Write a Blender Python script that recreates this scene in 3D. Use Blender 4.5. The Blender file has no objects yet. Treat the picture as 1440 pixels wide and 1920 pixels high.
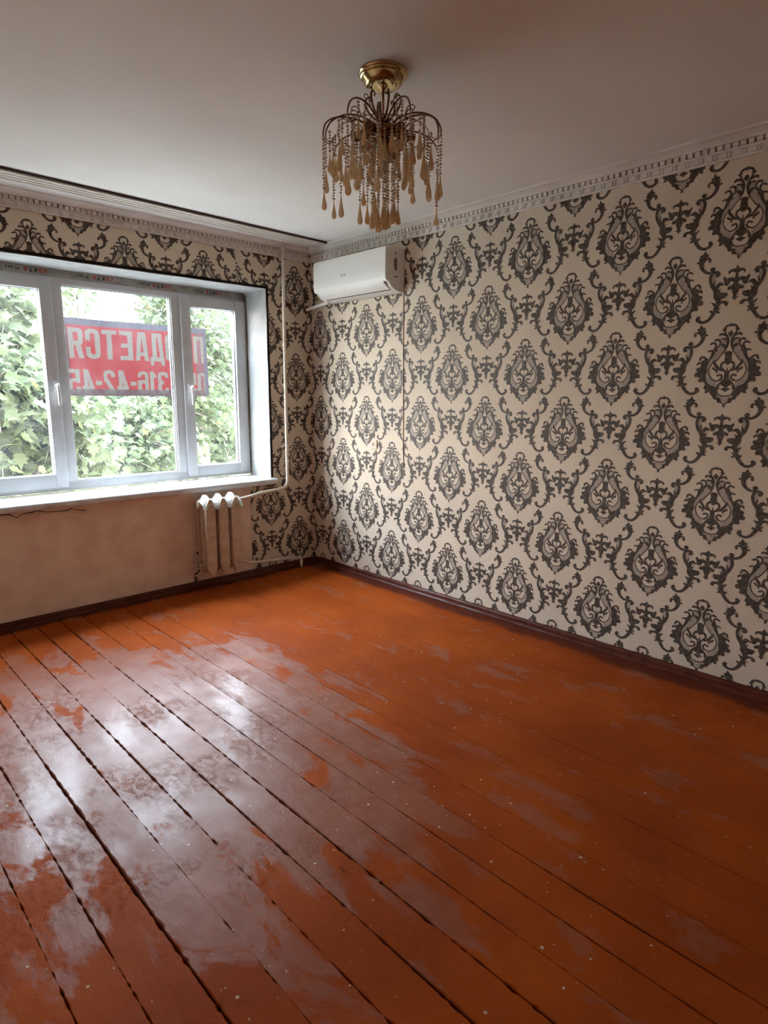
import bpy, bmesh, math, random
import numpy as np
from mathutils import Vector, Matrix, noise as mnoise
from mathutils.geometry import tessellate_polygon

random.seed(7)
SC = bpy.context.scene
COL = SC.collection

# ------------------------------------------------------------------ camera
CAM_POS = Vector((-3.0538, -3.9990, 1.3474))
YAW, PITCH, ROLL, FPX = 0.7651, -0.1843, 0.0040, 1160.5
_f = Vector((math.sin(YAW) * math.cos(PITCH), math.cos(YAW) * math.cos(PITCH), math.sin(PITCH)))
_r = Vector((math.cos(YAW), -math.sin(YAW), 0))
_u = _r.cross(_f)
_r2 = _r * math.cos(ROLL) + _u * math.sin(ROLL)
_u2 = _u * math.cos(ROLL) - _r * math.sin(ROLL)
cam_data = bpy.data.cameras.new('camera')
cam = bpy.data.objects.new('camera', cam_data)
COL.objects.link(cam)
cam.matrix_world = Matrix((( _r2.x, _u2.x, -_f.x, CAM_POS.x), (_r2.y, _u2.y, -_f.y, CAM_POS.y), (_r2.z, _u2.z, -_f.z, CAM_POS.z), (0, 0, 0, 1)))
cam_data.sensor_fit = 'AUTO'
cam_data.sensor_width = 36.0
cam_data.lens = FPX / 1920.0 * 36.0
cam_data.clip_start = 0.05
cam_data.clip_end = 300
SC.camera = cam

# ------------------------------------------------------------------ sky, exposure
SKY_HORIZON = 14.0
W = bpy.data.worlds.new('overcast_sky')
SC.world = W
W.use_nodes = True
bg = W.node_tree.nodes['Background']
# overcast sky: twice as bright overhead than at the horizon
_n = W.node_tree.nodes; _l = W.node_tree.links
_tc = _n.new('ShaderNodeTexCoord'); _sx = _n.new('ShaderNodeSeparateXYZ'); _mr = _n.new('ShaderNodeMapRange')
_mr.inputs['From Min'].default_value = 0.0; _mr.inputs['From Max'].default_value = 1.0
_mr.inputs['To Min'].default_value = SKY_HORIZON; _mr.inputs['To Max'].default_value = SKY_HORIZON * 2.0
_l.new(_tc.outputs['Generated'], _sx.inputs[0]); _l.new(_sx.outputs[2], _mr.inputs['Value']); _l.new(_mr.outputs[0], bg.inputs['Strength'])
_cr = _n.new('ShaderNodeValToRGB')      # whitish haze low down, bluer higher up
_cr.color_ramp.elements[0].position = 0.0; _cr.color_ramp.elements[0].color = (1.0, 0.965, 0.90, 1)
_cr.color_ramp.elements[1].position = 1.0; _cr.color_ramp.elements[1].color = (0.62, 0.80, 1.0, 1)
_e = _cr.color_ramp.elements.new(0.42); _e.color = (0.76, 0.88, 1.0, 1)
_l.new(_sx.outputs[2], _cr.inputs['Fac']); _l.new(_cr.outputs['Color'], bg.inputs['Color'])
SC.view_settings.view_transform = 'Standard'
SC.view_settings.look = 'None'
SC.view_settings.gamma = 1.0
SC.view_settings.use_curve_mapping = False
SC.view_settings.exposure = 1.2
SC.cycles.max_bounces = 9
SC.cycles.diffuse_bounces = 6
SC.cycles.glossy_bounces = 4
SC.cycles.transmission_bounces = 6
SC.cycles.transparent_max_bounces = 10
SC.cycles.caustics_reflective = False
SC.cycles.caustics_refractive = False
SC.cycles.use_denoising = True
SC.cycles.use_adaptive_sampling = True
SC.cycles.adaptive_threshold = 0.05
SC.cycles.adaptive_min_samples = 20
SC.cycles.sample_clamp_indirect = 8.0
# light portal filling the window opening (guides sampling of the sky, gives off nothing)
pl = bpy.data.lights.new('window_portal', 'AREA')
pl.shape = 'RECTANGLE'; pl.size = 1.9; pl.size_y = 1.36
pl.cycles.is_portal = True
po = bpy.data.objects.new('window_portal', pl)
COL.objects.link(po)
po.location = (-1.36, 0.42, 1.41)
po.rotation_euler = (math.radians(-90), 0, 0)

# ------------------------------------------------------------------ room dimensions (metres)
H = 2.435            # ceiling
XL, YN = -3.45, -4.9  # left and near walls (behind the camera)
OX0, OX1, OZ0, OZ1 = -2.33, -0.412, 0.728, 2.115   # window opening
REV = 0.287          # reveal depth

# ------------------------------------------------------------------ helpers
class MB:
    """collects geometry for one mesh"""
    def __init__(s): s.v = []; s.f = []; s.m = []
    def add(s, vs, fs, m=0):
        o = len(s.v); s.v.extend([tuple(p) for p in vs])
        for f in fs: s.f.append(tuple(i + o for i in f)); s.m.append(m)
        return s
    def box(s, x0, x1, y0, y1, z0, z1, m=0):
        if x0 > x1: x0, x1 = x1, x0
        if y0 > y1: y0, y1 = y1, y0
        if z0 > z1: z0, z1 = z1, z0
        vs = [(x0,y0,z0),(x1,y0,z0),(x1,y1,z0),(x0,y1,z0),(x0,y0,z1),(x1,y0,z1),(x1,y1,z1),(x0,y1,z1)]
        return s.add(vs, [(0,3,2,1),(4,5,6,7),(0,1,5,4),(1,2,6,5),(2,3,7,6),(3,0,4,7)], m)
    def rbox(s, x0, x1, y0, y1, z0, z1, b=0.003, m=0, seg=2):
        bm = bmesh.new()
        bmesh.ops.create_cube(bm, size=1)
        for v in bm.verts:
            v.co = Vector(((x0+x1)/2 + v.co.x*abs(x1-x0), (y0+y1)/2 + v.co.y*abs(y1-y0), (z0+z1)/2 + v.co.z*abs(z1-z0)))
        bmesh.ops.bevel(bm, geom=bm.edges[:], offset=b, segments=seg, profile=0.5, affect='EDGES')
        bm.verts.index_update()
        s.add([v.co[:] for v in bm.verts], [[v.index for v in f.verts] for f in bm.faces], m)
        bm.free(); return s
    def tube(s, pts, rad, n=8, m=0, caps=True):
        pts = [Vector(p) for p in pts]
        if not isinstance(rad, (list, tuple)): rad = [rad] * len(pts)
        rings = []; up = None
        for i, p in enumerate(pts):
            a = pts[max(i-1, 0)]; b = pts[min(i+1, len(pts)-1)]
            t = (b - a).normalized()
            if up is None:
                up = Vector((0,0,1)) if abs(t.z) < 0.9 else Vector((1,0,0))
            sd = t.cross(up)
            if sd.length < 1e-6: sd = t.orthogonal()
            sd.normalize(); up = sd.cross(t).normalized()
            rings.append([p + (sd*math.cos(2*math.pi*k/n) + up*math.sin(2*math.pi*k/n))*rad[i] for k in range(n)])
        vs = [v for r in rings for v in r]; fs = []
        for i in range(len(pts)-1):
            for k in range(n):
                fs.append((i*n+k, i*n+(k+1)%n, (i+1)*n+(k+1)%n, (i+1)*n+k))
        if caps:
            fs.append(tuple(range(n-1,-1,-1))); fs.append(tuple((len(pts)-1)*n+k for k in range(n)))
        return s.add(vs, fs, m)
    def lathe(s, prof, c=(0,0,0), n=24, m=0):
        vs = []; fs = []; k = len(prof)
        for i in range(n):
            a = 2*math.pi*i/n
            for r, z in prof: vs.append((c[0]+r*math.cos(a), c[1]+r*math.sin(a), c[2]+z))
        for i in range(n):
            j = (i+1) % n
            for q in range(k-1): fs.append((i*k+q, j*k+q, j*k+q+1, i*k+q+1))
        return s.add(vs, fs, m)
    def prism(s, poly, axis, a0, a1, m=0):
        """polygon extruded along an axis: 'x' -> poly is (y,z); 'y' -> (x,z); 'z' -> (x,y)"""
        def P(u, v, a): return (a,u,v) if axis=='x' else (u,a,v) if axis=='y' else (u,v,a)
        n = len(poly)
        vs = [P(u,v,a0) for u,v in poly] + [P(u,v,a1) for u,v in poly]
        fs = [tuple(range(n)), tuple(range(2*n-1, n-1, -1))] + [(i, (i+1)%n, n+(i+1)%n, n+i) for i in range(n)]
        return s.add(vs, fs, m)
    def build(s, name, mats, parent=None, smooth=False, auto=None, kind=None):
        me = bpy.data.meshes.new(name)
        me.from_pydata(s.v, [], s.f)
        if not isinstance(mats, (list, tuple)): mats = [mats]
        for mt in mats: me.materials.append(mt)
        if len(mats) > 1: me.polygons.foreach_set('material_index', s.m)
        bm = bmesh.new(); bm.from_mesh(me); bmesh.ops.recalc_face_normals(bm, faces=bm.faces); bm.to_mesh(me); bm.free()
        if smooth: me.polygons.foreach_set('use_smooth', [True]*len(me.polygons))
        if auto is not None:
            me.polygons.foreach_set('use_smooth', [True]*len(me.polygons))
            bm = bmesh.new(); bm.from_mesh(me)
            for e in bm.edges:
                if len(e.link_faces) != 2 or e.calc_face_angle(0) > math.radians(auto): e.smooth = False
            bm.to_mesh(me); bm.free()
        me.update()
        return link(name, me, parent, kind)

def link(name, data, parent=None, kind=None):
    o = bpy.data.objects.new(name, data); COL.objects.link(o)
    if parent is not None: o.parent = parent
    if kind: o['kind'] = kind
    return o
def empty(name, loc=(0,0,0)):
    o = bpy.data.objects.new(name, None); COL.objects.link(o); o.location = loc; o.empty_display_size = 0.05
    return o
def tag(o, label, cat, group=None, kind=None):
    o['label'] = label; o['category'] = cat
    if group: o['group'] = group
    if kind: o['kind'] = kind
    return o
def put(mb, off):
    """shift collected geometry into a thing's local space"""
    mb.v = [(x-off[0], y-off[1], z-off[2]) for x, y, z in mb.v]; return mb
def catmull(pts, n=6):
    """smooth curve through points of any dimension"""
    P = [np.array(p, float) for p in pts]
    P = [2*P[0]-P[1]] + P + [2*P[-1]-P[-2]]
    out = []
    for i in range(1, len(P)-2):
        for k in range(n):
            t = k/n
            out.append(0.5*((2*P[i]) + (-P[i-1]+P[i+1])*t + (2*P[i-1]-5*P[i]+4*P[i+1]-P[i+2])*t*t + (-P[i-1]+3*P[i]-3*P[i+1]+P[i+2])*t**3))
    out.append(P[-2]); return out

# ------------------------------------------------------------------ materials
class NT:
    def __init__(s, name):
        s.mat = bpy.data.materials.new(name); s.mat.use_nodes = True
        s.t = s.mat.node_tree; s.n = s.t.nodes; s.b = s.n['Principled BSDF']; s.out = s.n['Material Output']
    def new(s, typ, **kw):
        nd = s.n.new(typ)
        for k, v in kw.items(): setattr(nd, k, v)
        return nd
    def l(s, a, b): s.t.links.new(a, b)
    def pos(s, scale=(1,1,1), loc=(0,0,0)):
        g = s.new('ShaderNodeNewGeometry'); mp = s.new('ShaderNodeMapping')
        mp.inputs['Scale'].default_value = scale; mp.inputs['Location'].default_value = loc
        s.l(g.outputs['Position'], mp.inputs['Vector']); return mp.outputs[0]
    def noise(s, vec, scale, detail=4, rough=0.55, dist=0.0):
        nd = s.new('ShaderNodeTexNoise'); nd.inputs['Scale'].default_value = scale
        nd.inputs['Detail'].default_value = detail; nd.inputs['Roughness'].default_value = rough
        nd.inputs['Distortion'].default_value = dist
        s.l(vec, nd.inputs['Vector']); return nd.outputs['Fac']
    def ramp(s, fac, stops):
        nd = s.new('ShaderNodeValToRGB'); cr = nd.color_ramp
        while len(cr.elements) < len(stops): cr.elements.new(0.5)
        for e, (p, c) in zip(cr.elements, stops):
            e.position = p; e.color = c if len(c) == 4 else (*c, 1)
        s.l(fac, nd.inputs['Fac']); return nd.outputs['Color']
    def step(s, fac, lo, hi, smooth=True):
        nd = s.new('ShaderNodeMapRange'); nd.interpolation_type = 'SMOOTHSTEP' if smooth else 'LINEAR'
        nd.inputs['From Min'].default_value = lo; nd.inputs['From Max'].default_value = hi
        s.l(fac, nd.inputs['Value']); return nd.outputs['Result']
    def math(s, op, a, b=None):
        nd = s.new('ShaderNodeMath', operation=op)
        for i, x in enumerate((a, b)):
            if x is None: continue
            if isinstance(x, (int, float)): nd.inputs[i].default_value = x
            else: s.l(x, nd.inputs[i])
        return nd.outputs[0]
    def mix(s, fac, a, b):
        nd = s.new('ShaderNodeMix', data_type='RGBA')
        for i, x in ((0, fac), (6, a), (7, b)):
            if isinstance(x, (int, float)): nd.inputs[i].default_value = x
            elif isinstance(x, tuple): nd.inputs[i].default_value = x if len(x) == 4 else (*x, 1)
            else: s.l(x, nd.inputs[i])
        return nd.outputs[2]
    def fmix(s, fac, a, b):
        nd = s.new('ShaderNodeMix', data_type='FLOAT')
        for i, x in ((0, fac), (2, a), (3, b)):
            if isinstance(x, (int, float)): nd.inputs[i].default_value = x
            else: s.l(x, nd.inputs[i])
        return nd.outputs[0]
    def bump(s, h, strength=0.3, dist=0.002):
        nd = s.new('ShaderNodeBump'); nd.inputs['Strength'].default_value = strength; nd.inputs['Distance'].default_value = dist
        s.l(h, nd.inputs['Height']); return nd.outputs[0]
    def sep(s, vec):
        nd = s.new('ShaderNodeSeparateXYZ'); s.l(vec, nd.inputs[0]); return nd.outputs
    def set(s, k, v):
        i = s.b.inputs[k]
        if isinstance(v, (int, float)): i.default_value = v
        elif isinstance(v, tuple): i.default_value = v if len(v) == 4 else (*v, 1)
        else: s.l(v, i)

def simple(name, c, c2=None, scale=20, rough=0.5, metal=0.0, bump=0.0, bscale=200, spec=0.5, lo=0.35, hi=0.65, bdist=0.002):
    t = NT(name); p = t.pos()
    if c2 is not None: t.set('Base Color', t.mix(t.step(t.noise(p, scale), lo, hi), c, c2))
    else: t.set('Base Color', c)
    t.set('Roughness', rough); t.set('Metallic', metal); t.set('Specular IOR Level', spec)
    if bump: t.set('Normal', t.bump(t.noise(p, bscale, 3), bump, bdist))
    return t.mat

M = {}
M['plaster_wall'] = simple('pink_beige_plaster', (0.86, 0.68, 0.54), (0.76, 0.57, 0.44), 7, 0.85, bump=0.35, bscale=25, spec=0.2)
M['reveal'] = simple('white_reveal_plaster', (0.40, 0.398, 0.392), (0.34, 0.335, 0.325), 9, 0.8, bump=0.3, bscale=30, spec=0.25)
M['other_wall'] = simple('beige_wall', (0.76, 0.67, 0.56), None, rough=0.85, spec=0.2)
M['paper'] = simple('beige_wallpaper', (0.70, 0.605, 0.48), (0.66, 0.565, 0.445), 3, 0.72, bump=0.12, bscale=380, spec=0.3, bdist=0.0008)
M['print'] = simple('charcoal_print', (0.060, 0.047, 0.037), (0.125, 0.104, 0.086), 75, 0.55, spec=0.35, lo=0.42, hi=0.62)
M['print_grey'] = simple('grey_print', (0.38, 0.325, 0.27), (0.45, 0.385, 0.325), 60, 0.6, spec=0.3)
M['edge'] = simple('dark_shadow_line', (0.02, 0.018, 0.016), None, rough=0.9, spec=0.1)
M['crown'] = simple('off_white_crown', (0.74, 0.70, 0.65), (0.66, 0.62, 0.57), 5, 0.7, bump=0.15, bscale=60, spec=0.25)
M['baseboard'] = simple('maroon_paint', (0.075, 0.016, 0.009), (0.105, 0.025, 0.013), 14, 0.36, bump=0.3, bscale=40, spec=0.22)
M['pvc'] = simple('white_pvc', (0.58, 0.585, 0.59), (0.53, 0.535, 0.54), 6, 0.32, spec=0.5)
M['gasket'] = simple('black_rubber_gasket', (0.02, 0.02, 0.025), None, rough=0.6)
M['sill'] = simple('white_sill_paint', (0.64, 0.635, 0.62), (0.46, 0.445, 0.41), 11, 0.45, bump=0.4, bscale=45, lo=0.5, hi=0.75)
M['tape'] = simple('grey_film_tape', (0.40, 0.385, 0.35), (0.29, 0.275, 0.245), 18, 0.4, bump=0.5, bscale=60)
M['ink_red'] = simple('red_ink', (0.45, 0.06, 0.05), None, rough=0.5)
M['ink_black'] = simple('black_ink', (0.02, 0.02, 0.02), None, rough=0.5)
M['foam'] = simple('dark_mounting_foam', (0.05, 0.04, 0.03), (0.20, 0.16, 0.11), 60, 0.9, bump=0.8, bscale=120, spec=0.1)
M['ac'] = simple('ac_white_plastic', (0.80, 0.78, 0.74), None, rough=0.38)
M['ac_side'] = simple('ac_shaded_plastic', (0.72, 0.69, 0.63), None, rough=0.45)  # same plastic as the front, with the side's shade put into the colour
M['ac_dark'] = simple('ac_dark_slot', (0.05, 0.045, 0.04), None, rough=0.6)
M['ac_logo'] = simple('ac_grey_logo', (0.33, 0.31, 0.29), None, rough=0.4)
M['rad'] = simple('tan_radiator_paint', (0.62, 0.49, 0.375), (0.50, 0.38, 0.27), 16, 0.45, bump=0.3, bscale=60)
M['rad_white'] = simple('white_radiator_paint', (0.60, 0.585, 0.565), (0.50, 0.48, 0.455), 25, 0.5, bump=0.5, bscale=90)
M['pipe'] = simple('cream_pipe_paint', (0.74, 0.67, 0.57), (0.66, 0.58, 0.48), 12, 0.4, bump=0.2, bscale=60)
M['rail'] = simple('pale_curtain_rail', (0.62, 0.57, 0.51), (0.54, 0.49, 0.43), 5, 0.5)
M['rail_dark'] = simple('rail_shadow_and_bracket', (0.035, 0.025, 0.02), None, rough=0.6)
M['brass'] = simple('polished_brass', (0.60, 0.46, 0.24), (0.50, 0.37, 0.18), 40, 0.14, metal=1.0)
M['bronze'] = simple('aged_brass', (0.40, 0.23, 0.10), (0.28, 0.15, 0.07), 60, 0.27, metal=1.0)
M['copper'] = simple('copper_rod', (0.55, 0.34, 0.24), None, rough=0.3, metal=1.0)
M['dark_metal'] = simple('dark_scroll_metal', (0.20, 0.145, 0.095), None, rough=0.3, metal=1.0)
M['string'] = simple('white_string', (0.72, 0.68, 0.62), None, rough=0.9)
M['socket'] = simple('cream_plastic', (0.66, 0.58, 0.47), None, rough=0.5)
M['bark'] = simple('tree_bark', (0.10, 0.085, 0.065), (0.16, 0.14, 0.11), 20, 0.9, bump=0.6, bscale=30)
M['grass'] = simple('pale_concrete_yard', (0.24, 0.235, 0.21), (0.18, 0.185, 0.15), 0.5, 0.95)
M['floor_base'] = simple('dark_floor_void', (0.02, 0.012, 0.008), None, rough=0.95, spec=0.1)

def ceiling_mat():
    t = NT('ceiling_whitewash'); p = t.pos()
    c = t.mix(t.step(t.noise(p, 1.3, 5), 0.35, 0.7), (0.80, 0.77, 0.735), (0.74, 0.71, 0.675))
    sp = t.step(t.noise(t.pos((1, 1, 1), (3.1, 0.4, 0)), 7.0, 8, 0.7), 0.70, 0.76)
    t.set('Base Color', t.mix(sp, c, (0.82, 0.81, 0.79))); t.set('Roughness', 0.8); t.set('Specular IOR Level', 0.2)
    t.set('Normal', t.bump(t.noise(p, 40, 4), 0.08, 0.003)); return t.mat
M['ceiling'] = ceiling_mat()

def floor_mat():
    t = NT('worn_orange_floor_paint')
    oi = t.new('ShaderNodeObjectInfo')
    off = t.math('MULTIPLY', oi.outputs['Random'], 3.0)
    p = t.pos((1, 1, 1)); ps = t.pos((1.0, 0.42, 1)); pl_ = t.pos((3.0, 0.5, 1))
    comb = t.new('ShaderNodeCombineXYZ'); t.l(off, comb.inputs['Y'])
    add = t.new('ShaderNodeVectorMath', operation='ADD'); t.l(ps, add.inputs[0]); t.l(comb.outputs[0], add.inputs[1])
    # rubbed varnish patches; the lilac window sheen is put into their colour
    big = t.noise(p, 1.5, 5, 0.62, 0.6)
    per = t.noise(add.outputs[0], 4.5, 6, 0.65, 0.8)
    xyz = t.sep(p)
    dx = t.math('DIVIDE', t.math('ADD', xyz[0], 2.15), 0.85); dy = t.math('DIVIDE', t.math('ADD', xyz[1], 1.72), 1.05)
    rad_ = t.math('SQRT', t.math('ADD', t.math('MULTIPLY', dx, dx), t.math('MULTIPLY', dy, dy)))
    wear = t.step(t.math('ADD', rad_, t.math('MULTIPLY', t.math('SUBTRACT', big, 0.5), 1.2)), 1.5, 0.5)      # trodden area in front of the window, where the coloured sheen is strongest
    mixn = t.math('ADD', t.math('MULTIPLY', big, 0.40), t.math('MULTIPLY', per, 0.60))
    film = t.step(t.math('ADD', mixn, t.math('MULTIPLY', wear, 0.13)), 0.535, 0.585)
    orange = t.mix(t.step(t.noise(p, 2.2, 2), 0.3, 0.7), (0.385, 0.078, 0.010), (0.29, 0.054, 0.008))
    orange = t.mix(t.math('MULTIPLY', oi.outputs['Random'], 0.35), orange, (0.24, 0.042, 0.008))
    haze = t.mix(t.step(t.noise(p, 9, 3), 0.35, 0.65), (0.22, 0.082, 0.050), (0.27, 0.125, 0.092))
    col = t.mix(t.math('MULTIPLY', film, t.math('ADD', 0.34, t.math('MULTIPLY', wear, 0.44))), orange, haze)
    # maroon border along the walls; by the window wall it also colours in shade
    wob = t.math('MULTIPLY', t.math('SUBTRACT', t.noise(p, 4.0, 2), 0.5), 0.12)
    bx = t.step(t.math('ADD', xyz[0], wob), -0.16, -0.09)
    by = t.step(t.math('ADD', xyz[1], wob), -0.12, -0.05)
    col = t.mix(t.math('MAXIMUM', bx, by), col, (0.115, 0.026, 0.013))
    # dark scuffs, then pale paint drips
    sc = t.step(t.noise(pl_, 11, 4, 0.7), 0.66, 0.76)
    col = t.mix(t.math('MULTIPLY', sc, 0.6), col, (0.045, 0.022, 0.012))
    vo = t.new('ShaderNodeTexVoronoi'); vo.inputs['Scale'].default_value = 34; vo.inputs['Randomness'].default_value = 1.0
    t.l(p, vo.inputs['Vector'])
    vc = t.sep(vo.outputs['Color'])
    near = t.math('LESS_THAN', vo.outputs['Distance'], t.math('MULTIPLY', vc[1], 0.17))
    few = t.math('GREATER_THAN', t.math('ADD', vc[0], t.math('MULTIPLY', big, 0.55)), 1.16)
    drip = t.math('MULTIPLY', near, few)
    col = t.mix(drip, col, (0.55, 0.43, 0.31))
    # gritty paint flakes, thickest round the trodden area
    vf = t.new('ShaderNodeTexVoronoi'); vf.inputs['Scale'].default_value = 95; t.l(t.pos((1.0, 0.5, 1.0), (0.3, 1.7, 0)), vf.inputs['Vector'])
    fc = t.sep(vf.outputs['Color'])
    fl_near = t.math('LESS_THAN', vf.outputs['Distance'], t.math('MULTIPLY', fc[1], 0.26))
    fl_few = t.math('GREATER_THAN', t.math('ADD', t.math('ADD', fc[0], t.math('MULTIPLY', big, 0.6)), t.math('MULTIPLY', wear, 0.09)), 1.24)
    flake = t.math('MULTIPLY', fl_near, fl_few)
    col = t.mix(t.math('MULTIPLY', flake, t.math('ADD', t.math('MULTIPLY', fc[2], 0.7), 0.15)), col, (0.52, 0.36, 0.26))
    drip = t.math('MAXIMUM', drip, flake)
    t.set('Base Color', col)
    rr = t.math('ADD', t.fmix(film, 0.52, 0.42), t.math('MULTIPLY', t.math('SUBTRACT', t.noise(p, 14, 3, 0.65), 0.5), 0.22))
    t.set('Roughness', rr)
    t.set('Specular IOR Level', t.fmix(film, 0.04, 0.15))
    t.set('Coat Weight', t.math('MULTIPLY', t.math('MULTIPLY', film, t.step(t.noise(add.outputs[0], 6.0, 3, 0.6), 0.36, 0.62)), 0.22))
    t.set('Coat Roughness', 0.19); t.set('Coat IOR', 1.45)
    h = t.math('ADD', t.math('MULTIPLY', t.noise(ps, 26, 3, 0.6), 0.5), t.math('MULTIPLY', t.noise(ps, 8, 1), 1.3))
    pf = t.pos((1.0, 0.55, 1))
    chips = t.math('MULTIPLY', t.step(t.noise(pf, 48, 6, 0.74), 0.46, 0.72), t.step(t.noise(p, 3.2, 2, 0.6), 0.42, 0.60))
    h = t.math('ADD', h, t.math('MULTIPLY', chips, 0.36))
    t.set('Normal', t.bump(h, 0.75, 0.005))
    return t.mat
M['floor'] = floor_mat()

def glass_mat(name, dust):
    t = NT(name); t.n.remove(t.b)
    tr = t.new('ShaderNodeBsdfTransparent'); gl = t.new('ShaderNodeBsdfGlossy'); gl.inputs['Roughness'].default_value = 0.02
    di = t.new('ShaderNodeBsdfTranslucent'); di.inputs['Color'].default_value = (0.9, 0.93, 0.95, 1)
    fr = t.new('ShaderNodeFresnel'); fr.inputs['IOR'].default_value = 1.45
    a = t.new('ShaderNodeMixShader'); ge = t.new('ShaderNodeNewGeometry')      # reflect at the entry face only: the pane does not bend light
    t.l(t.math('MULTIPLY', fr.outputs[0], t.math('SUBTRACT', 1.0, ge.outputs['Backfacing'])), a.inputs[0]); t.l(tr.outputs[0], a.inputs[1]); t.l(gl.outputs[0], a.inputs[2])
    b = t.new('ShaderNodeMixShader')
    d = t.math('MULTIPLY', t.step(t.noise(t.pos(), 5, 5), 0.2, 0.8), dust)
    t.l(d, b.inputs[0]); t.l(a.outputs[0], b.inputs[1]); t.l(di.outputs[0], b.inputs[2])
    t.l(b.outputs[0], t.out.inputs[0]); return t.mat
M['glass'] = glass_mat('dusty_window_glass', 0.008)

def leaf_mat(name, c1, c2, c3, trans=0.45):
    t = NT(name)
    oi = t.new('ShaderNodeObjectInfo')
    p = t.pos()
    wn = t.new('ShaderNodeTexWhiteNoise'); wn.noise_dimensions = '1D'
    at = t.new('ShaderNodeAttribute'); at.attribute_name = 'leaf_tint'
    t.l(t.math('ADD', at.outputs['Fac'], oi.outputs['Random']), wn.inputs['W'])
    c = t.ramp(wn.outputs['Value'], [(0.0, c1), (0.55, c2), (0.93, c2), (1.0, c3)])
    t.set('Base Color', c); t.set('Roughness', 0.55); t.set('Specular IOR Level', 0.12)
    tl = t.new('ShaderNodeBsdfTranslucent'); t.l(c, tl.inputs['Color'])
    mx = t.new('ShaderNodeMixShader'); mx.inputs[0].default_value = trans
    t.l(t.b.outputs[0], mx.inputs[1]); t.l(tl.outputs[0], mx.inputs[2]); t.l(mx.outputs[0], t.out.inputs[0]); return t.mat
M['leaf_near'] = leaf_mat('maple_leaf_green', (0.048, 0.062, 0.028), (0.068, 0.082, 0.041), (0.1, 0.098, 0.032))
M['leaf_mid'] = leaf_mat('mid_leaf_green', (0.036, 0.05, 0.022), (0.054, 0.068, 0.033), (0.085, 0.068, 0.028))
M['leaf_far'] = leaf_mat('far_leaf_green', (0.036, 0.05, 0.026), (0.053, 0.068, 0.037), (0.066, 0.078, 0.032))

def cloth_mat(name, c, trans):
    t = NT(name); p = t.pos()
    cc = t.mix(t.noise(p, 60, 3), c, tuple(v*0.85 for v in c))
    t.set('Base Color', cc); t.set('Roughness', 0.7)
    tl = t.new('ShaderNodeBsdfTranslucent'); t.l(cc, tl.inputs['Color'])
    mx = t.new('ShaderNodeMixShader'); mx.inputs[0].default_value = trans
    t.l(t.b.outputs[0], mx.inputs[1]); t.l(tl.outputs[0], mx.inputs[2]); t.l(mx.outputs[0], t.out.inputs[0]); return t.mat
M['banner_red'] = cloth_mat('red_banner_fabric', (0.0551, 0.0069, 0.0073), 0.6)
M['banner_letter'] = cloth_mat('pale_banner_print', (0.042, 0.036, 0.0305), 0.6)
M['banner_hem'] = cloth_mat('grey_banner_hem', (0.0202, 0.0119, 0.0128), 0.6)
M['banner_hem2'] = cloth_mat('blue_grey_banner_hem', (0.0221, 0.0193, 0.0239), 0.6)

M['banner_hem_letter'] = cloth_mat('dim_banner_print', (0.0239, 0.0193, 0.0175), 0.6)
M['banner_red_hazed'] = cloth_mat('hazed_banner_red', (0.0350, 0.0147, 0.0166), 0.6)  # red greyed to carry the reflection haze of the right sash glass

def amber_mat():
    t = NT('amber_crystal')
    t.set('Base Color', (0.92, 0.76, 0.52)); t.set('Roughness', 0.14); t.set('IOR', 1.48)
    t.set('Transmission Weight', 0.25); t.set('Specular IOR Level', 0.6)
    tl = t.new('ShaderNodeBsdfTranslucent'); tl.inputs['Color'].default_value = (0.92, 0.77, 0.55, 1)
    mx = t.new('ShaderNodeMixShader'); mx.inputs[0].default_value = 0.45
    t.l(t.b.outputs[0], mx.inputs[1]); t.l(tl.outputs[0], mx.inputs[2]); t.l(mx.outputs[0], t.out.inputs[0]); return t.mat
M['amber'] = amber_mat()
def crystal_mat():
    t = NT('smoky_crystal_bead'); t.set('Base Color', (0.72, 0.62, 0.48)); t.set('Roughness', 0.08); t.set('Metallic', 0.35)
    t.set('Transmission Weight', 0.3); return t.mat
M['bead'] = crystal_mat()

# ================================================================== STRUCTURE
def struct(o, label=None):
    o['kind'] = 'structure'
    if label: o['label'] = label
    return o

# floor: dark base with one plank object per board
fl = struct(MB().box(XL-0.1, 0.1, YN-0.1, 0.1, -0.12, -0.022).build('floor', M['floor_base']), 'worn glossy orange painted plank floor')
GAPS = [-2.757, -2.638, -2.514, -2.387, -2.26, -2.128, -2.0, -1.869, -1.744, -1.622, -1.487, -1.361]
while GAPS[0] > XL + 0.1: GAPS.insert(0, GAPS[0] - 0.1275)
while GAPS[-1] < -0.16: GAPS.append(GAPS[-1] + 0.1265 + random.uniform(-0.004, 0.004))
edges = [XL] + GAPS + [0.0]
def gapw(gx, y):
    a = mnoise.noise(Vector((gx*37.1, y*1.3, 1.0))); b = mnoise.noise(Vector((gx*11.3, y*9.0, 5.0))); c = mnoise.noise(Vector((gx*3.7, y*38.0, 9.0)))
    wide = 1.25 if gx < -1.95 else 0.7 if gx < -1.5 else 0.45
    d = mnoise.noise(Vector((gx*7.7, y*95.0, 3.0)))
    return max(0.00002, (0.0016 + 0.0030*a + 0.0014*b + 0.0018*c + 0.0018*d)*wide)
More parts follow.
